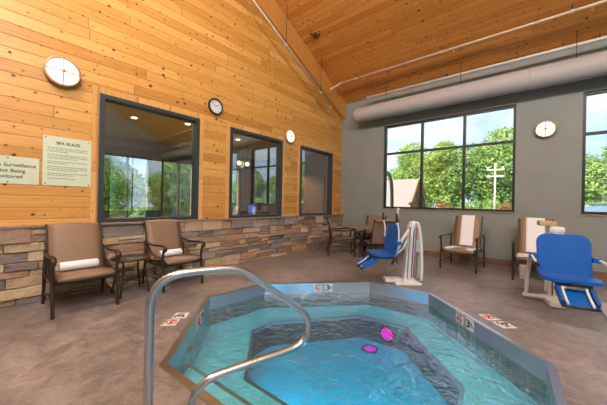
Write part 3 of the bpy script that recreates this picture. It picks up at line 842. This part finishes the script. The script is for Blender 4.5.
# ------------------------------------------------------------------ signs
def sign(y0, y1, z0, z1, label):
    t = empty('sign', (0.0, (y0+y1)/2, (z0+z1)/2), 0, label, 'sign')
    w, h = y1-y0, z1-z0
    m = MB(); m.bb(.001, .009, -w/2, w/2, -h/2, h/2, .002); m.build('sign_board', M['sign'], t); return t, w, h
RT = (PI/2, 0, PI/2)
s1, w, h = sign(.53, 1.03, 1.457, 2.095, 'pale green SPA RULES sign on the pine wall')
text('SPA RULES', .053, M['signink'], 'title', s1, (.0098, 0, h/2-.085), RT, bold=.0012)
rnd = random.Random(5)
z = h/2-.15
for para in (3, 3, 2, 3, 2, 1):
    m = MB()
    for li in range(para):
        y = -w/2+.045; end = w/2-.045 if li < para-1 else rnd.uniform(-.02, .1)
        while y < end:
            l = rnd.uniform(.012, .04); l = min(l, end-y); m.bb(.0092, .0097, y, y+l, z-.0045, z+.0045); y += l+.007
        z -= .0175+.006
    z -= .018
    m.build('small_print', M['signinkl'], s1)
for sy in (-1, 1):
    for sz in (-1, 1): MB().lathe([(.008, .009), (.006, .013)], (0, sy*(w/2-.025), sz*(h/2-.025)), 'X', 10).build('screw', M['bronze'], s1)
s2, w, h = sign(-.04, .50, 1.455, 1.782, 'pale green surveillance notice cut off at the left edge')
for k, tx in enumerate(('Premise Surveillance', 'Is Not Being', 'Monitored')):
    text(tx, .058, M['signink'], 'notice_text', s2, (.0098, 0, .06-.068*k), RT, bold=.001)
for sz in (-1, 1): MB().lathe([(.008, .009), (.006, .013)], (0, 0, sz*(h/2-.022)), 'X', 10).build('screw', M['bronze'], s2)

# ------------------------------------------------------------------ sconces, clock
M['ringtan'] = simple('sconce_ring_tan', (.55, .36, .22), .4, .3)
def sconce(loc, rz, label, r=.18):
    t = empty('wall_sconce', loc, rz, label, 'wall lamp', 'round wall sconces')   # local +x points off the wall
    MB().lathe([(r*.9, .0), (r*.95, .04), (r, .05), (r, .075), (r*.88, .085), (r*.86, .05)], (0, 0, 0), 'X', 36).build('ring', M['ringtan'], t)
    MB().lathe([(r*.86, .05), (r*.85, .075), (r*.7, .095), (r*.35, .11), (.01, .113)], (0, 0, 0), 'X', 36).build('diffuser', M['lensglow'], t)
    for a in (0, PI/2):
        pts = [(.118-.04*(k/6)**2*1.0, math.cos(a)*k/6*r*.93, math.sin(a)*k/6*r*.93) for k in range(-6, 7)]
        MB().tube(pts, .006, 6).build('cross_bar', M['ringtan'], t)
    MB().lathe([(.022, .112), (.02, .125), (.008, .13)], (0, 0, 0), 'X', 14).build('knob', M['ringtan'], t)
    return t
sconce((0, .70, 2.94), 0, 'glowing round sconce high on the pine wall above the signs', .19)
sconce((0, 5.03, 2.94), 0, 'glowing round sconce between the second and third interior windows', .165)
sconce((4.89, YB, 2.885), -PI/2, 'glowing round sconce on the grey wall between the outside windows', .17)
t = empty('wall_clock', (0, 2.96, 3.12), 0, 'round black-rimmed clock on the pine wall', 'clock')
MB().lathe([(.155, 0), (.16, .03), (.15, .045), (.132, .045), (.13, .02)], (0, 0, 0), 'X', 36).build('rim', M['black'], t)
MB().lathe([(.13, .02), (.128, .024)], (0, 0, 0), 'X', 36).build('clock_face', M['clockface'], t)
m = MB()
for k in range(12):
    a = k*PI/6; m.box((.0255, math.sin(a)*.108, math.cos(a)*.108), (.002, .006, .02), Matrix.Rotation(-a, 3, 'X'))
m.build('hour_marks', M['black'], t)
m = MB(); m.box((.027, .03, .02), (.002, .009, .08), Matrix.Rotation(-.95, 3, 'X')); m.build('hour_hand', M['black'], t)
m = MB(); m.box((.029, -.035, .03), (.002, .006, .105), Matrix.Rotation(.85, 3, 'X')); m.build('minute_hand', M['black'], t)

# ------------------------------------------------------------------ duct and pipes
t = empty('air_duct', (0, 7.15, 3.86), 0, 'fat grey round duct running along the top of the grey wall', 'duct')
R = .205
MB().lathe([(.05, .66), (.11, .665), (.17, .69), (.197, .73), (R, .80), (R, 3.3), (R, XR-.02)], (0, 0, 0), 'X', 36).build('duct_body', M['ductm'], t)
for x in (2.6, 4.65, 6.8, 9.0):
    MB().lathe([(R, x-.02), (R+.006, x-.018), (R+.006, x+.018), (R, x+.02)], (0, 0, 0), 'X', 36).build('seam_band', M['ductm'], t)
for x in (1.6, 3.4, 5.3, 7.4, 9.6):
    MB().tube([(x, 0, R), (x, 0, ceil_z(7.12)-3.86)], .006, 6).build('hanger_rod', M['bronze'], t)
t = empty('white_pipe', (0, YB-.30, 4.34), 0, 'straight white pipe above the grey duct', 'pipe')
MB().tube([(1.0, 0, 0), (XR, 0, 0)], .032, 12).build('pipe_run', simple('white_pipe_paint', (.75, .72, .68), .45), t)
for x in (3.1, 5.6, 8.1): MB().tube([(x, 0, .03), (x, -.0, .09)], .012, 8).build('pipe_hanger', M['bronze'], t)
# sprinkler pipes
def sprink(t, p):
    m = MB(); m.lathe([(.012, 0), (.012, -.04), (.006, -.055), (.026, -.06), (.026, -.064)], p, n=12); m.build('sprinkler_head', M['sillbrass'], t)
t = empty('sprinkler_pipe', (0, 0, 0), 0, 'cream sprinkler pipe running level under the sloping pine ceiling', 'pipe')
yp = 6.64; zp = ceil_z(yp)-.13
MB().tube([(.48, yp, zp), (XR, yp, zp)], .025, 12).build('pipe_run', M['pipepaint'], t)
MB().tube([(.50, yp, zp), (.47, yp, zp), (.40, yp-.04, zp-.05), (.33, yp-.25, zp-.20), (.33, yp-.27, zp-.24)], .025, 12, 3).build('elbow', M['pipepaint'], t)
for x in (.95, 3.1, 5.2): 
    MB().tube([(x, yp, zp), (x, yp, zp+.13)], .008, 6).build('pipe_hanger', M['bronze'], t)
    sprink(t, (x+.25, yp, zp-.02))
    m = MB(); m.lathe([(.034, x-.03), (.034, x+.03)], (0, yp, zp), 'X', 12); m.build('coupling', M['pipepaint'], t)
t = empty('sprinkler_pipe', (0, 0, 0), 0, 'cream sprinkler pipe climbing the gable along the pine wall', 'pipe')
def gp(y): return (.33, y, 3.985+.49*(6.42-y))
MB().tube([gp(6.42), gp(RIDGE+.3)], .027, 12).build('pipe_run', M['pipepaint'], t)
MB().tube([gp(6.35), Vector(gp(6.35))+Vector((0, .0, -.09))], .018, 8).build('drop', M['pipepaint'], t)
for y in (5.9, 4.55, 3.2, 1.9):
    p = Vector(gp(y)); MB().tube([p, p+Vector((0, 0, ceil_z(y)-p.z))], .007, 6).build('pipe_hanger', M['bronze'], t)
    m = MB(); d = Vector((0, -1, .49)).normalized(); m.tube([p-d*.03, p+d*.03], .036, 12); m.build('coupling', M['pipepaint'], t)
# small surveillance / junction bracket on the ceiling
t = empty('ceiling_bracket', (.55, 5.35, ceil_z(5.35)), 0, 'small dark bracket on the pine ceiling beside the gable beam', 'bracket')
MB().tube([(-.1, -.1, .03), (0, 0, -.05), (.12, .05, .0)], .018, 8, 2).build('bracket_arm', M['bronze'], t)
MB().lathe([(.05, .03), (.05, -.06), (.03, -.08)], n=16).build('junction_box', M['bronze'], t)

# ------------------------------------------------------------------ globe lamps added out of view, behind and above the viewer, to brighten the room
def globe(x, y, z, label, r=.28):
    t = empty('added_globe_lamp', (x, y, z), 0, label, 'ceiling lamp', 'added globe lamps out of view')
    m = MB(); bmesh.ops.create_uvsphere(m.b, u_segments=24, v_segments=16, radius=r)
    for f in m.b.faces: f.smooth = True
    m.build('globe', M['globe'], t)
    MB().tube([(0, 0, r-.01), (0, 0, ceil_z(y)-z)], .012, 8).build('stem', M['bronze'], t)
    MB().lathe([(.09, r-.03), (.07, r+.04), (.02, r+.07)], n=20).build('cap', M['bronze'], t)
for (x, y, z) in ((2.1, -.9, 6.2), (5.4, -.9, 6.2), (7.6, -.9, 6.2), (10.2, -.9, 6.2)):
    globe(x, y, z, 'added opal globe lamp, out of view, brightening the room')

# ------------------------------------------------------------------ room beyond the interior windows
XN = -4.1
NH = [(2.2, 3.3, .78, 2.5), (3.73, 4.7, .8, 2.5), (-.6, .9, .8, 2.5), (5.5, 6.6, .8, 2.5)]
m = MB(); m.bb(XN, -.2, -2.0, YB, -.1, 0); struct(m, 'floor_annex', M['beige'])
m = MB(); m.bb(XN, -.2, -2.0, YB, 3.0, 3.1); struct(m, 'ceiling_annex', simple('annex_ceiling', (.6, .42, .24), .6))
wall_x('wall_annex_left', M['tanwall'], XN-.15, XN, -2.0, YB, 0, 3.0, NH)
m = MB(); m.bb(XN, -.2, YB, YB+.15, 0, 3.0); struct(m, 'wall_annex_back', M['browndoor'])
m = MB(); m.bb(XN, -.2, -2.15, -2.0, 0, 3.0); struct(m, 'wall_annex_front', M['tanwall'])
m = MB(); m.bb(XN, XN+.12, -2, YB, 2.58, 2.74); struct(m, 'trim_3', M['browndoor'])
for i, (a, b, c, d) in enumerate(NH):
    m = MB(); fw = .07
    for (p, q, r, s_) in ((a-fw, a, c-fw, d+fw), (b, b+fw, c-fw, d+fw), (a, b, d, d+fw), (a, b, c-fw, c), ((a+b)/2-.025, (a+b)/2+.025, c, d)):
        m.bb(XN-.05, XN+.03, p, q, r, s_)
    w = struct(m, 'window_%d' % (i+9), M['browndoor'])
    m = MB(); m.bb(XN-.06, XN-.055, a, b, c, d); m.build('pane', M['glass'], w)
# curtain
def curtain(y0, y1, label):
    m = MB(); n = 40; A = []; 
    pts = [(XN+.12+.035*math.sin(k*1.3), y0+(y1-y0)*k/n) for k in range(n+1)]
    b = m.b; va = [[b.verts.new((x, y, z)) for x, y in pts] for z in (.1, 2.45)]
    vb = [[b.verts.new((x-.01, y, z)) for x, y in pts] for z in (.1, 2.45)]
    for k in range(n):
        b.faces.new((va[0][k], va[0][k+1], va[1][k+1], va[1][k])); b.faces.new((vb[0][k+1], vb[0][k], vb[1][k], vb[1][k+1]))
    o = m.build('curtain', simple('curtain_grey_blue', (.06, .08, .1), .9), None, False); tag(o, label, 'curtain')
curtain(1.75, 2.3, 'dark curtain left of the windows seen through the first interior window')
# annex furniture
def cafe(x, y, rz, label):
    t = empty('cafe_chair', (x, y, 0), rz, label, 'chair', 'dark chairs in the room beyond the interior windows')
    m = MB(); m.box((0, 0, .46), (.42, .42, .05), None, .015); m.build('seat', M['black'], t)
    m = MB(); m.box((-.2, 0, .82), (.035, .40, .46), None, .015); m.build('backrest', M['black'], t)
    for sx in (-1, 1):
        for sy in (-1, 1): MB().tube([(sx*.18, sy*.18, 0), (sx*.17, sy*.17, .44)], .014, 8).build('leg', M['bronze'], t)
cafe(-2.6, 3.0, 2.2, 'dark chair seen through the first interior window')
cafe(-1.6, 2.75, 1.2, 'dark chair seen through the first interior window')
cafe(-1.25, 4.85, .5, 'dark chair seen through the second interior window')
cafe(-1.5, 5.5, 2.5, 'dark chair seen through the second interior window')
t = empty('desk', (-2.0, 5.35, 0), 0, 'wooden desk holding the blue monitor, beyond the second interior window', 'desk')
m = MB(); m.bb(-.3, .3, -.7, .5, .70, .74, .005); m.build('desktop', M['browndoor'], t)
for sx in (-.26, .26):
    for sy in (-.66, .46): MB().bb(sx-.025, sx+.025, sy-.025, sy+.025, 0, .70).build('leg', M['browndoor'], t)
t = empty('monitor', (-2.0, 5.5, .74), .5, 'blue-screened monitor on the desk beyond the second interior window', 'monitor')
m = MB(); m.bb(-.02, .02, -.24, .24, .16, .48, .008); m.build('casing', M['black'], t)
m = MB(); m.bb(.021, .024, -.22, .22, .18, .46); m.build('screen', emis('blue_screen', (.02, .1, .6), 1.2), t)
MB().lathe([(.11, 0), (.11, .012), (.02, .02), (.02, .17)], n=16).build('stand', M['black'], t)
def pend(x, y, z, label):
    t = empty('glass_pendant_lamp', (x, y, z), 0, label, 'ceiling lamp', 'small pendant lamps beyond the second interior window')
    m = MB(); bmesh.ops.create_uvsphere(m.b, u_segments=16, v_segments=10, radius=.065)
    for f in m.b.faces: f.smooth = True
    m.build('globe', M['pendant'], t)
    MB().tube([(0, 0, .08), (0, 0, 3.0-z)], .008, 6).build('cord', M['bronze'], t)
pend(-1.9, 4.95, 2.42, 'left amber pendant of the pair beyond the second interior window')
pend(-1.9, 5.25, 2.42, 'right amber pendant of the pair beyond the second interior window')
for (x, y, lb) in ((-1.62, 2.09, 'left recessed ceiling light seen through the first interior window'), (-1.15, 3.0, 'right recessed ceiling light seen through the first interior window'), (-1.5, 4.6, 'recessed ceiling light seen through the second interior window'), (-1.6, 6.6, 'recessed ceiling light seen through the third interior window')):
    t = empty('recessed_ceiling_light', (x, y, 3.0), 0, lb, 'ceiling lamp', 'recessed lights beyond the interior windows')
    MB().lathe([(.10, -.001), (.10, -.012), (.075, -.012)], n=24).build('trim_ring', M['white'], t)
    MB().lathe([(.055, -.0125), (.05, -.018)], n=24).build('lens', emis('downlight_glow', (1., .8, .5), 12), t)
    L = bpy.data.lights.new('downlight_bulb', 'SPOT'); L.energy = 160; L.spot_size = 1.9; L.spot_blend = .5; L.shadow_soft_size = .05; L.color = (1, .86, .66)
    q = bpy.data.objects.new('downlight_bulb', L); link(q); q.location = (0, 0, -.03); q.parent = t
# door at the annex end
m = MB(); m.bb(-1.55, -.65, YB-.05, YB, 0, 2.2, .006); d = struct(m, 'door_1', M['cabin'])
MB().lathe([(.03, -.02), (.03, -.07), (.02, -.08)], (-1.45, YB-.03, 1.0), 'Y', 14).build('door_handle', M['sillbrass'], d)

# ------------------------------------------------------------------ outdoors
m = MB(); m.prism([(-60, YB+.25), (60, YB+.25), (60, 90), (-60, 90)], -.45, -.36); m.prism([(-60, -30), (XN-.2, -30), (XN-.2, YB+.25), (-60, YB+.25)], -.45, -.36); m.prism([(XR+.25, -30), (60, -30), (60, YB+.25), (XR+.25, YB+.25)], -.45, -.36)
struct(m, 'ground', M['grass'])
m = MB(); m.prism([(-6, 9.5), (40, 9.5), (40, 17), (-6, 17)], -.36, -.33); struct(m, 'parking_lot', simple('asphalt', (.16, .16, .16), .9, 0, 8, .2))
def crown_mesh(name, R, Hh, n, leaf, seed, mat, nclump=26):
    rnd = random.Random(seed); vs = []; fs = []
    cl = []
    for i in range(nclump):
        while True:
            p = Vector((rnd.uniform(-1, 1), rnd.uniform(-1, 1), rnd.uniform(-1, 1)))
            if p.length < 1: break
        cl.append((Vector((p.x*R*.78, p.y*R*.78, p.z*Hh*.40)), rnd.uniform(.3, .5)*R))
    for k in range(n):
        c, r = rnd.choice(cl)
        d = Vector((rnd.gauss(0, 1), rnd.gauss(0, 1), rnd.gauss(0, 1)+.2)).normalized()
        p = c+d*r*rnd.uniform(.75, 1.05)
        a = Vector((rnd.gauss(0, 1), rnd.gauss(0, 1), rnd.gauss(0, .6))).normalized(); b = a.cross(d+Vector((rnd.uniform(-.5, .5),)*3)).normalized()
        s = leaf*rnd.uniform(.6, 1.3); i0 = len(vs)
        vs += [p-a*s, p+b*s*.5, p+a*s, p-b*s*.5]; fs.append((i0, i0+1, i0+2, i0+3))
    me = bpy.data.meshes.new(name); me.from_pydata(vs, [], fs); me.materials.append(mat); return me
TM = [crown_mesh('crown', 2.7, 7.5, 22000, .13, 1, M['leaf'], 32), crown_mesh('crown', 3.0, 7.0, 22000, .13, 2, M['leaf'], 32)]
def tree(x, y, h, v, label, sc=1., rz=0.):
    t = empty('tree', (x, y, -.36), rz, label, 'tree', 'trees outside the windows')
    c = bpy.data.objects.new('crown', TM[v]); link(c); c.parent = t; c.location = (0, 0, h-3.6*sc); c.scale = (sc, sc, sc)
    m = MB(); m.tube([(0, 0, 0), (.1, .05, h*.3), (-.05, .1, h*.55), (.1, 0, h*.8)], [.22*sc, .18*sc, .13*sc, .05], 10, 3)
    for k in range(4):
        a = k*1.3+rz; z = h*(.28+.07*k); m.tube([(0, 0, z), (math.cos(a)*.8*sc, math.sin(a)*.8*sc, z+.7), (math.cos(a)*1.6*sc, math.sin(a)*1.6*sc, z+1.6)], [.09*sc, .06*sc, .03], 8, 2)
    m.build('trunk', M['bark'], t)
TR = [(-9.5, 31, 5.6, 0, .9), (-4.8, 28, 7.6, 1, .95), (-.6, 25, 7.6, 0, .9), (2.6, 27, 7.7, 1, 1.0), (6.0, 26, 6.3, 0, .85), (10.0, 24, 6.9, 1, .95), (13.8, 23, 6.6, 0, .95), (17.8, 24, 6.0, 1, .9), (-14.5, 33, 6.2, 1, .95), (22, 22, 6.0, 0, .9)]
TL = ['behind the brown-roofed cabin', 'left of the first window bar', 'in the left middle pane of the large window', 'in the right middle pane of the large window', 'behind the utility pole', 'right of the utility pole', 'in the left part of the right window', 'behind the parked car', 'far left behind the cabin', 'far right beyond the parked car']
for i, (x, y, h, v, s) in enumerate(TR): tree(x, y, h, v, 'leafy green tree '+TL[i], s, i*1.1)
for i, (x, y) in enumerate(((-9.5, 3.0), (-10, 6.8), (-9.5, -.8), (-9, 10.8))): tree(x, y, 4.6, i % 2, 'leafy green tree beyond the far windows of the adjoining room', .7, i)
for i, (x, y) in enumerate(((26, 1.5), (27, 7.5), (26, 13.5))): tree(x, y, 5.6, i % 2, 'leafy green tree mirrored in the first interior window', .85, i+.4)
SM = crown_mesh('foliage', .95, 1.9, 1800, .09, 9, M['leaf2'], 14); SMR = crown_mesh('foliage', .9, 1.6, 1500, .08, 10, M['leafred'], 12)
for i in range(13):
    x = (-6.5, 1.2, 2.4, 4.9, 6.1, 7.3, 8.5, 9.7, 10.9, 12.1, 13.3, 14.5, 15.7)[i]; o = bpy.data.objects.new('shrub', SM); link(o); o.location = (x, 21.4+(i % 2)*.5, .75); o.scale = (.66, .66, .6+ 1.0+.25*((i*7) % 4)/3); o.rotation_euler = (0, 0, i*1.7)
    tag(o, 'green shrub in the hedge row across the parking lot', 'shrub', 'shrubs across the parking lot')
for (x, y, lb) in ((3.55, 17.0, 'reddish shrub beside the utility pole'), (.4, 17.9, 'reddish shrub at the cabin corner')):
    o = bpy.data.objects.new('shrub', SMR); link(o); o.location = (x, y, .75); o.scale = (.8, .8, 1.3); tag(o, lb, 'shrub')
# cabin
t = empty('cabin', (-2.95, 17.6, -.36), 0, 'wooden cabin with a steep brown shingled roof', 'building')
m = MB(); m.extr([(2.4, -2.6, 0), (2.4, 2.6, 0), (2.4, 2.6, 1.1), (2.4, 0, 4.2), (2.4, -2.6, 1.1)], (-6, 0, 0)); m.build('wall', M['cabin'], t)
for s in (-1, 1):
    m = MB(); m.extr([(2.9, 0, 4.35), (2.9, s*3.3, .45), (2.9, s*3.3, .60), (2.9, 0, 4.53)], (-7, 0, 0)); m.build('roof', M['roofsh'], t)
    m = MB(); m.extr([(2.98, 0, 4.28), (2.98, s*3.34, .36), (2.98, s*3.34, .58), (2.98, 0, 4.52)], (-.07, 0, 0)); m.build('barge_board', M['browndoor'], t)
m = MB(); m.bb(2.41, 2.45, -.6, .6, .6, 2.0); m.build('window', M['carglass'], t)
t.scale = (.72, .72, .72)
# dark leaning post
t = MB().tube([(0, 0, 0), (-.05, 0, 1.8), (-.2, 0, 2.4), (-.5, 0, 2.55)], .09, 10, 3).build('lamp_post', M['black']); t.scale = (1, 1, 1.35); t.location = (-1.25, 14.6, -.36); tag(t, 'short dark curved lamp post at the left of the large window', 'lamp post')
# utility pole
t = empty('utility_pole', (2.75, 20.5, -.36), .2, 'pale utility pole with short crossarms outside the large window', 'utility pole')
MB().tube([(0, 0, 0), (0, 0, 4.3)], [.06, .045], 10).build('pole', M['cream'], t)
for z in (3.9, 3.5): MB().box((0, 0, z), (.9, .08, .09)).build('crossarm', M['cream'], t)
for x in (-.38, .38): MB().lathe([(.05, 3.95), (.06, 4.03), (.03, 4.08)], (x, 0, 0), 'Z', 10).build('insulator', M['white'], t)
# parked car
def car(x, y, rz, label):
    t = empty('car', (x, y, -.33), rz, label, 'car'); t.scale = (1.12, 1.12, 1.16)
    m = MB()
    prof = [(-2.2, .35), (-2.25, .7), (-2.1, .92), (-1.5, .98), (-.95, 1.05), (-.35, 1.48), (.2, 1.56), (1.2, 1.50), (1.9, 1.10), (2.2, .95), (2.25, .4)]
    m.extr([(a, -.86, b) for a, b in prof if b < 1.2]+[], (0, 1.72, 0)); bmesh.ops.bevel(m.b, geom=m.b.edges[:], offset=.05, segments=2, affect='EDGES'); m.build('body', M['carpaint'], t)
    m = MB(); m.extr([(-.98, -.74, 1.02), (-.38, -.66, 1.46), (.2, -.66, 1.54), (1.2, -.66, 1.48), (1.85, -.74, 1.06)], (0, 1.40, 0)); bmesh.ops.bevel(m.b, geom=m.b.edges[:], offset=.03, segments=2, affect='EDGES'); m.build('windshield', M['carglass'], t)
    m = MB(); m.box((.42, 0, 1.545), (1.5, 1.28, .05), None, .02); m.build('roof', M['carpaint'], t)
    for sx in (-1.4, 1.4):
        for sy in (-.84, .84): MB().lathe([(.2, -.1), (.32, -.1), (.33, 0), (.32, .1), (.2, .1)], (sx, sy, .33), 'Y', 20).build('wheel', M['black'], t)
    for sy in (-.6, .6): MB().box((-2.24, sy, .72), (.08, .35, .14), None, .03).build('headlight', M['white'], t)
car(7.6, 13.2, math.radians(200), 'silver-blue parked car seen low in the right window')

# ------------------------------------------------------------------ world + sun
W = bpy.data.worlds.new('World'); SC.world = W; W.use_nodes = True; t = W.node_tree; t.nodes.clear()
out = t.nodes.new('ShaderNodeOutputWorld'); bg = t.nodes.new('ShaderNodeBackground')
tc = t.nodes.new('ShaderNodeTexCoord'); sp_ = t.nodes.new('ShaderNodeSeparateXYZ'); t.links.new(tc.outputs['Generated'], sp_.inputs[0])
def wm(op, a, b):
    n = t.nodes.new('ShaderNodeMath'); n.operation = op
    for i, v in enumerate((a, b)):
        if hasattr(v, 'links'): t.links.new(v, n.inputs[i])
        else: n.inputs[i].default_value = v
    return n.outputs[0]
den = wm('ADD', wm('MAXIMUM', sp_.outputs[2], 0.), .12)
cb = t.nodes.new('ShaderNodeCombineXYZ'); t.links.new(wm('DIVIDE', sp_.outputs[0], den), cb.inputs[0]); t.links.new(wm('DIVIDE', sp_.outputs[1], den), cb.inputs[1])
no = t.nodes.new('ShaderNodeTexNoise'); t.links.new(cb.outputs[0], no.inputs[0]); no.inputs['Scale'].default_value = 1.1; no.inputs['Detail'].default_value = 6; no.inputs['Distortion'].default_value = .4
rp = t.nodes.new('ShaderNodeValToRGB'); t.links.new(no.outputs['Fac'], rp.inputs[0]); rp.color_ramp.elements[0].position = .42; rp.color_ramp.elements[1].position = .62
rp2 = t.nodes.new('ShaderNodeValToRGB'); t.links.new(sp_.outputs[2], rp2.inputs[0])
rp2.color_ramp.elements[0].color = (.60, .76, .95, 1); rp2.color_ramp.elements[1].color = (.25, .48, .88, 1); rp2.color_ramp.elements[1].position = .7
mx = t.nodes.new('ShaderNodeMix'); mx.data_type = 'RGBA'; t.links.new(rp.outputs[0], mx.inputs[0]); t.links.new(rp2.outputs[0], mx.inputs[6]); mx.inputs[7].default_value = (.86, .90, .95, 1)
t.links.new(mx.outputs[2], bg.inputs[0]); bg.inputs[1].default_value = 1.45; t.links.new(bg.outputs[0], out.inputs[0])
s = bpy.data.lights.new('sun', 'SUN'); s.energy = 9.0; s.angle = .02; s.color = (1, .95, .85)
so = bpy.data.objects.new('sun', s); link(so); so.rotation_euler = (math.radians(48), 0, math.radians(-25))
# window light portals
def portal(loc, rot, w, h):
    l = bpy.data.lights.new('portal', 'AREA'); l.shape = 'RECTANGLE'; l.size = w; l.size_y = h; l.cycles.is_portal = True
    o = bpy.data.objects.new('portal', l); link(o); o.location = loc; o.rotation_euler = rot
for (a, b, c, d) in WBK: portal(((a+b)/2, YB+.2, (c+d)/2), (math.radians(-90), 0, 0), b-a, d-c)
for (a, b, c, d) in WR: portal((XR+.2, (a+b)/2, (c+d)/2), (0, math.radians(90), 0), d-c, b-a)
for (a, b, c, d) in NH[:2]: portal((XN-.1, (a+b)/2, (c+d)/2), (0, math.radians(-90), 0), d-c, b-a)

# ------------------------------------------------------------------ camera
cam = bpy.data.cameras.new('camera'); co = bpy.data.objects.new('camera', cam); link(co)
yaw, roll, f = .704, .02, 277.1
cam.sensor_width = 36; cam.lens = f/607*36; cam.clip_start = .02; cam.clip_end = 300
co.location = (4.81, 0, H)
co.matrix_world = Matrix.Translation((4.81, 0, H)) @ Matrix.Rotation(yaw, 4, 'Z') @ Matrix.Rotation(PI/2, 4, 'X') @ Matrix.Rotation(roll, 4, 'Z')
SC.camera = co
SC.view_settings.view_transform = 'Standard'; SC.view_settings.look = 'None'; SC.view_settings.gamma = 1; SC.view_settings.exposure = 0.12
SC.view_settings.use_curve_mapping = False
SC.cycles.use_denoising = True; SC.cycles.max_bounces = 8; SC.cycles.transparent_max_bounces = 16; SC.cycles.sample_clamp_indirect = 6
SC.cycles.caustics_reflective = False; SC.cycles.caustics_refractive = False
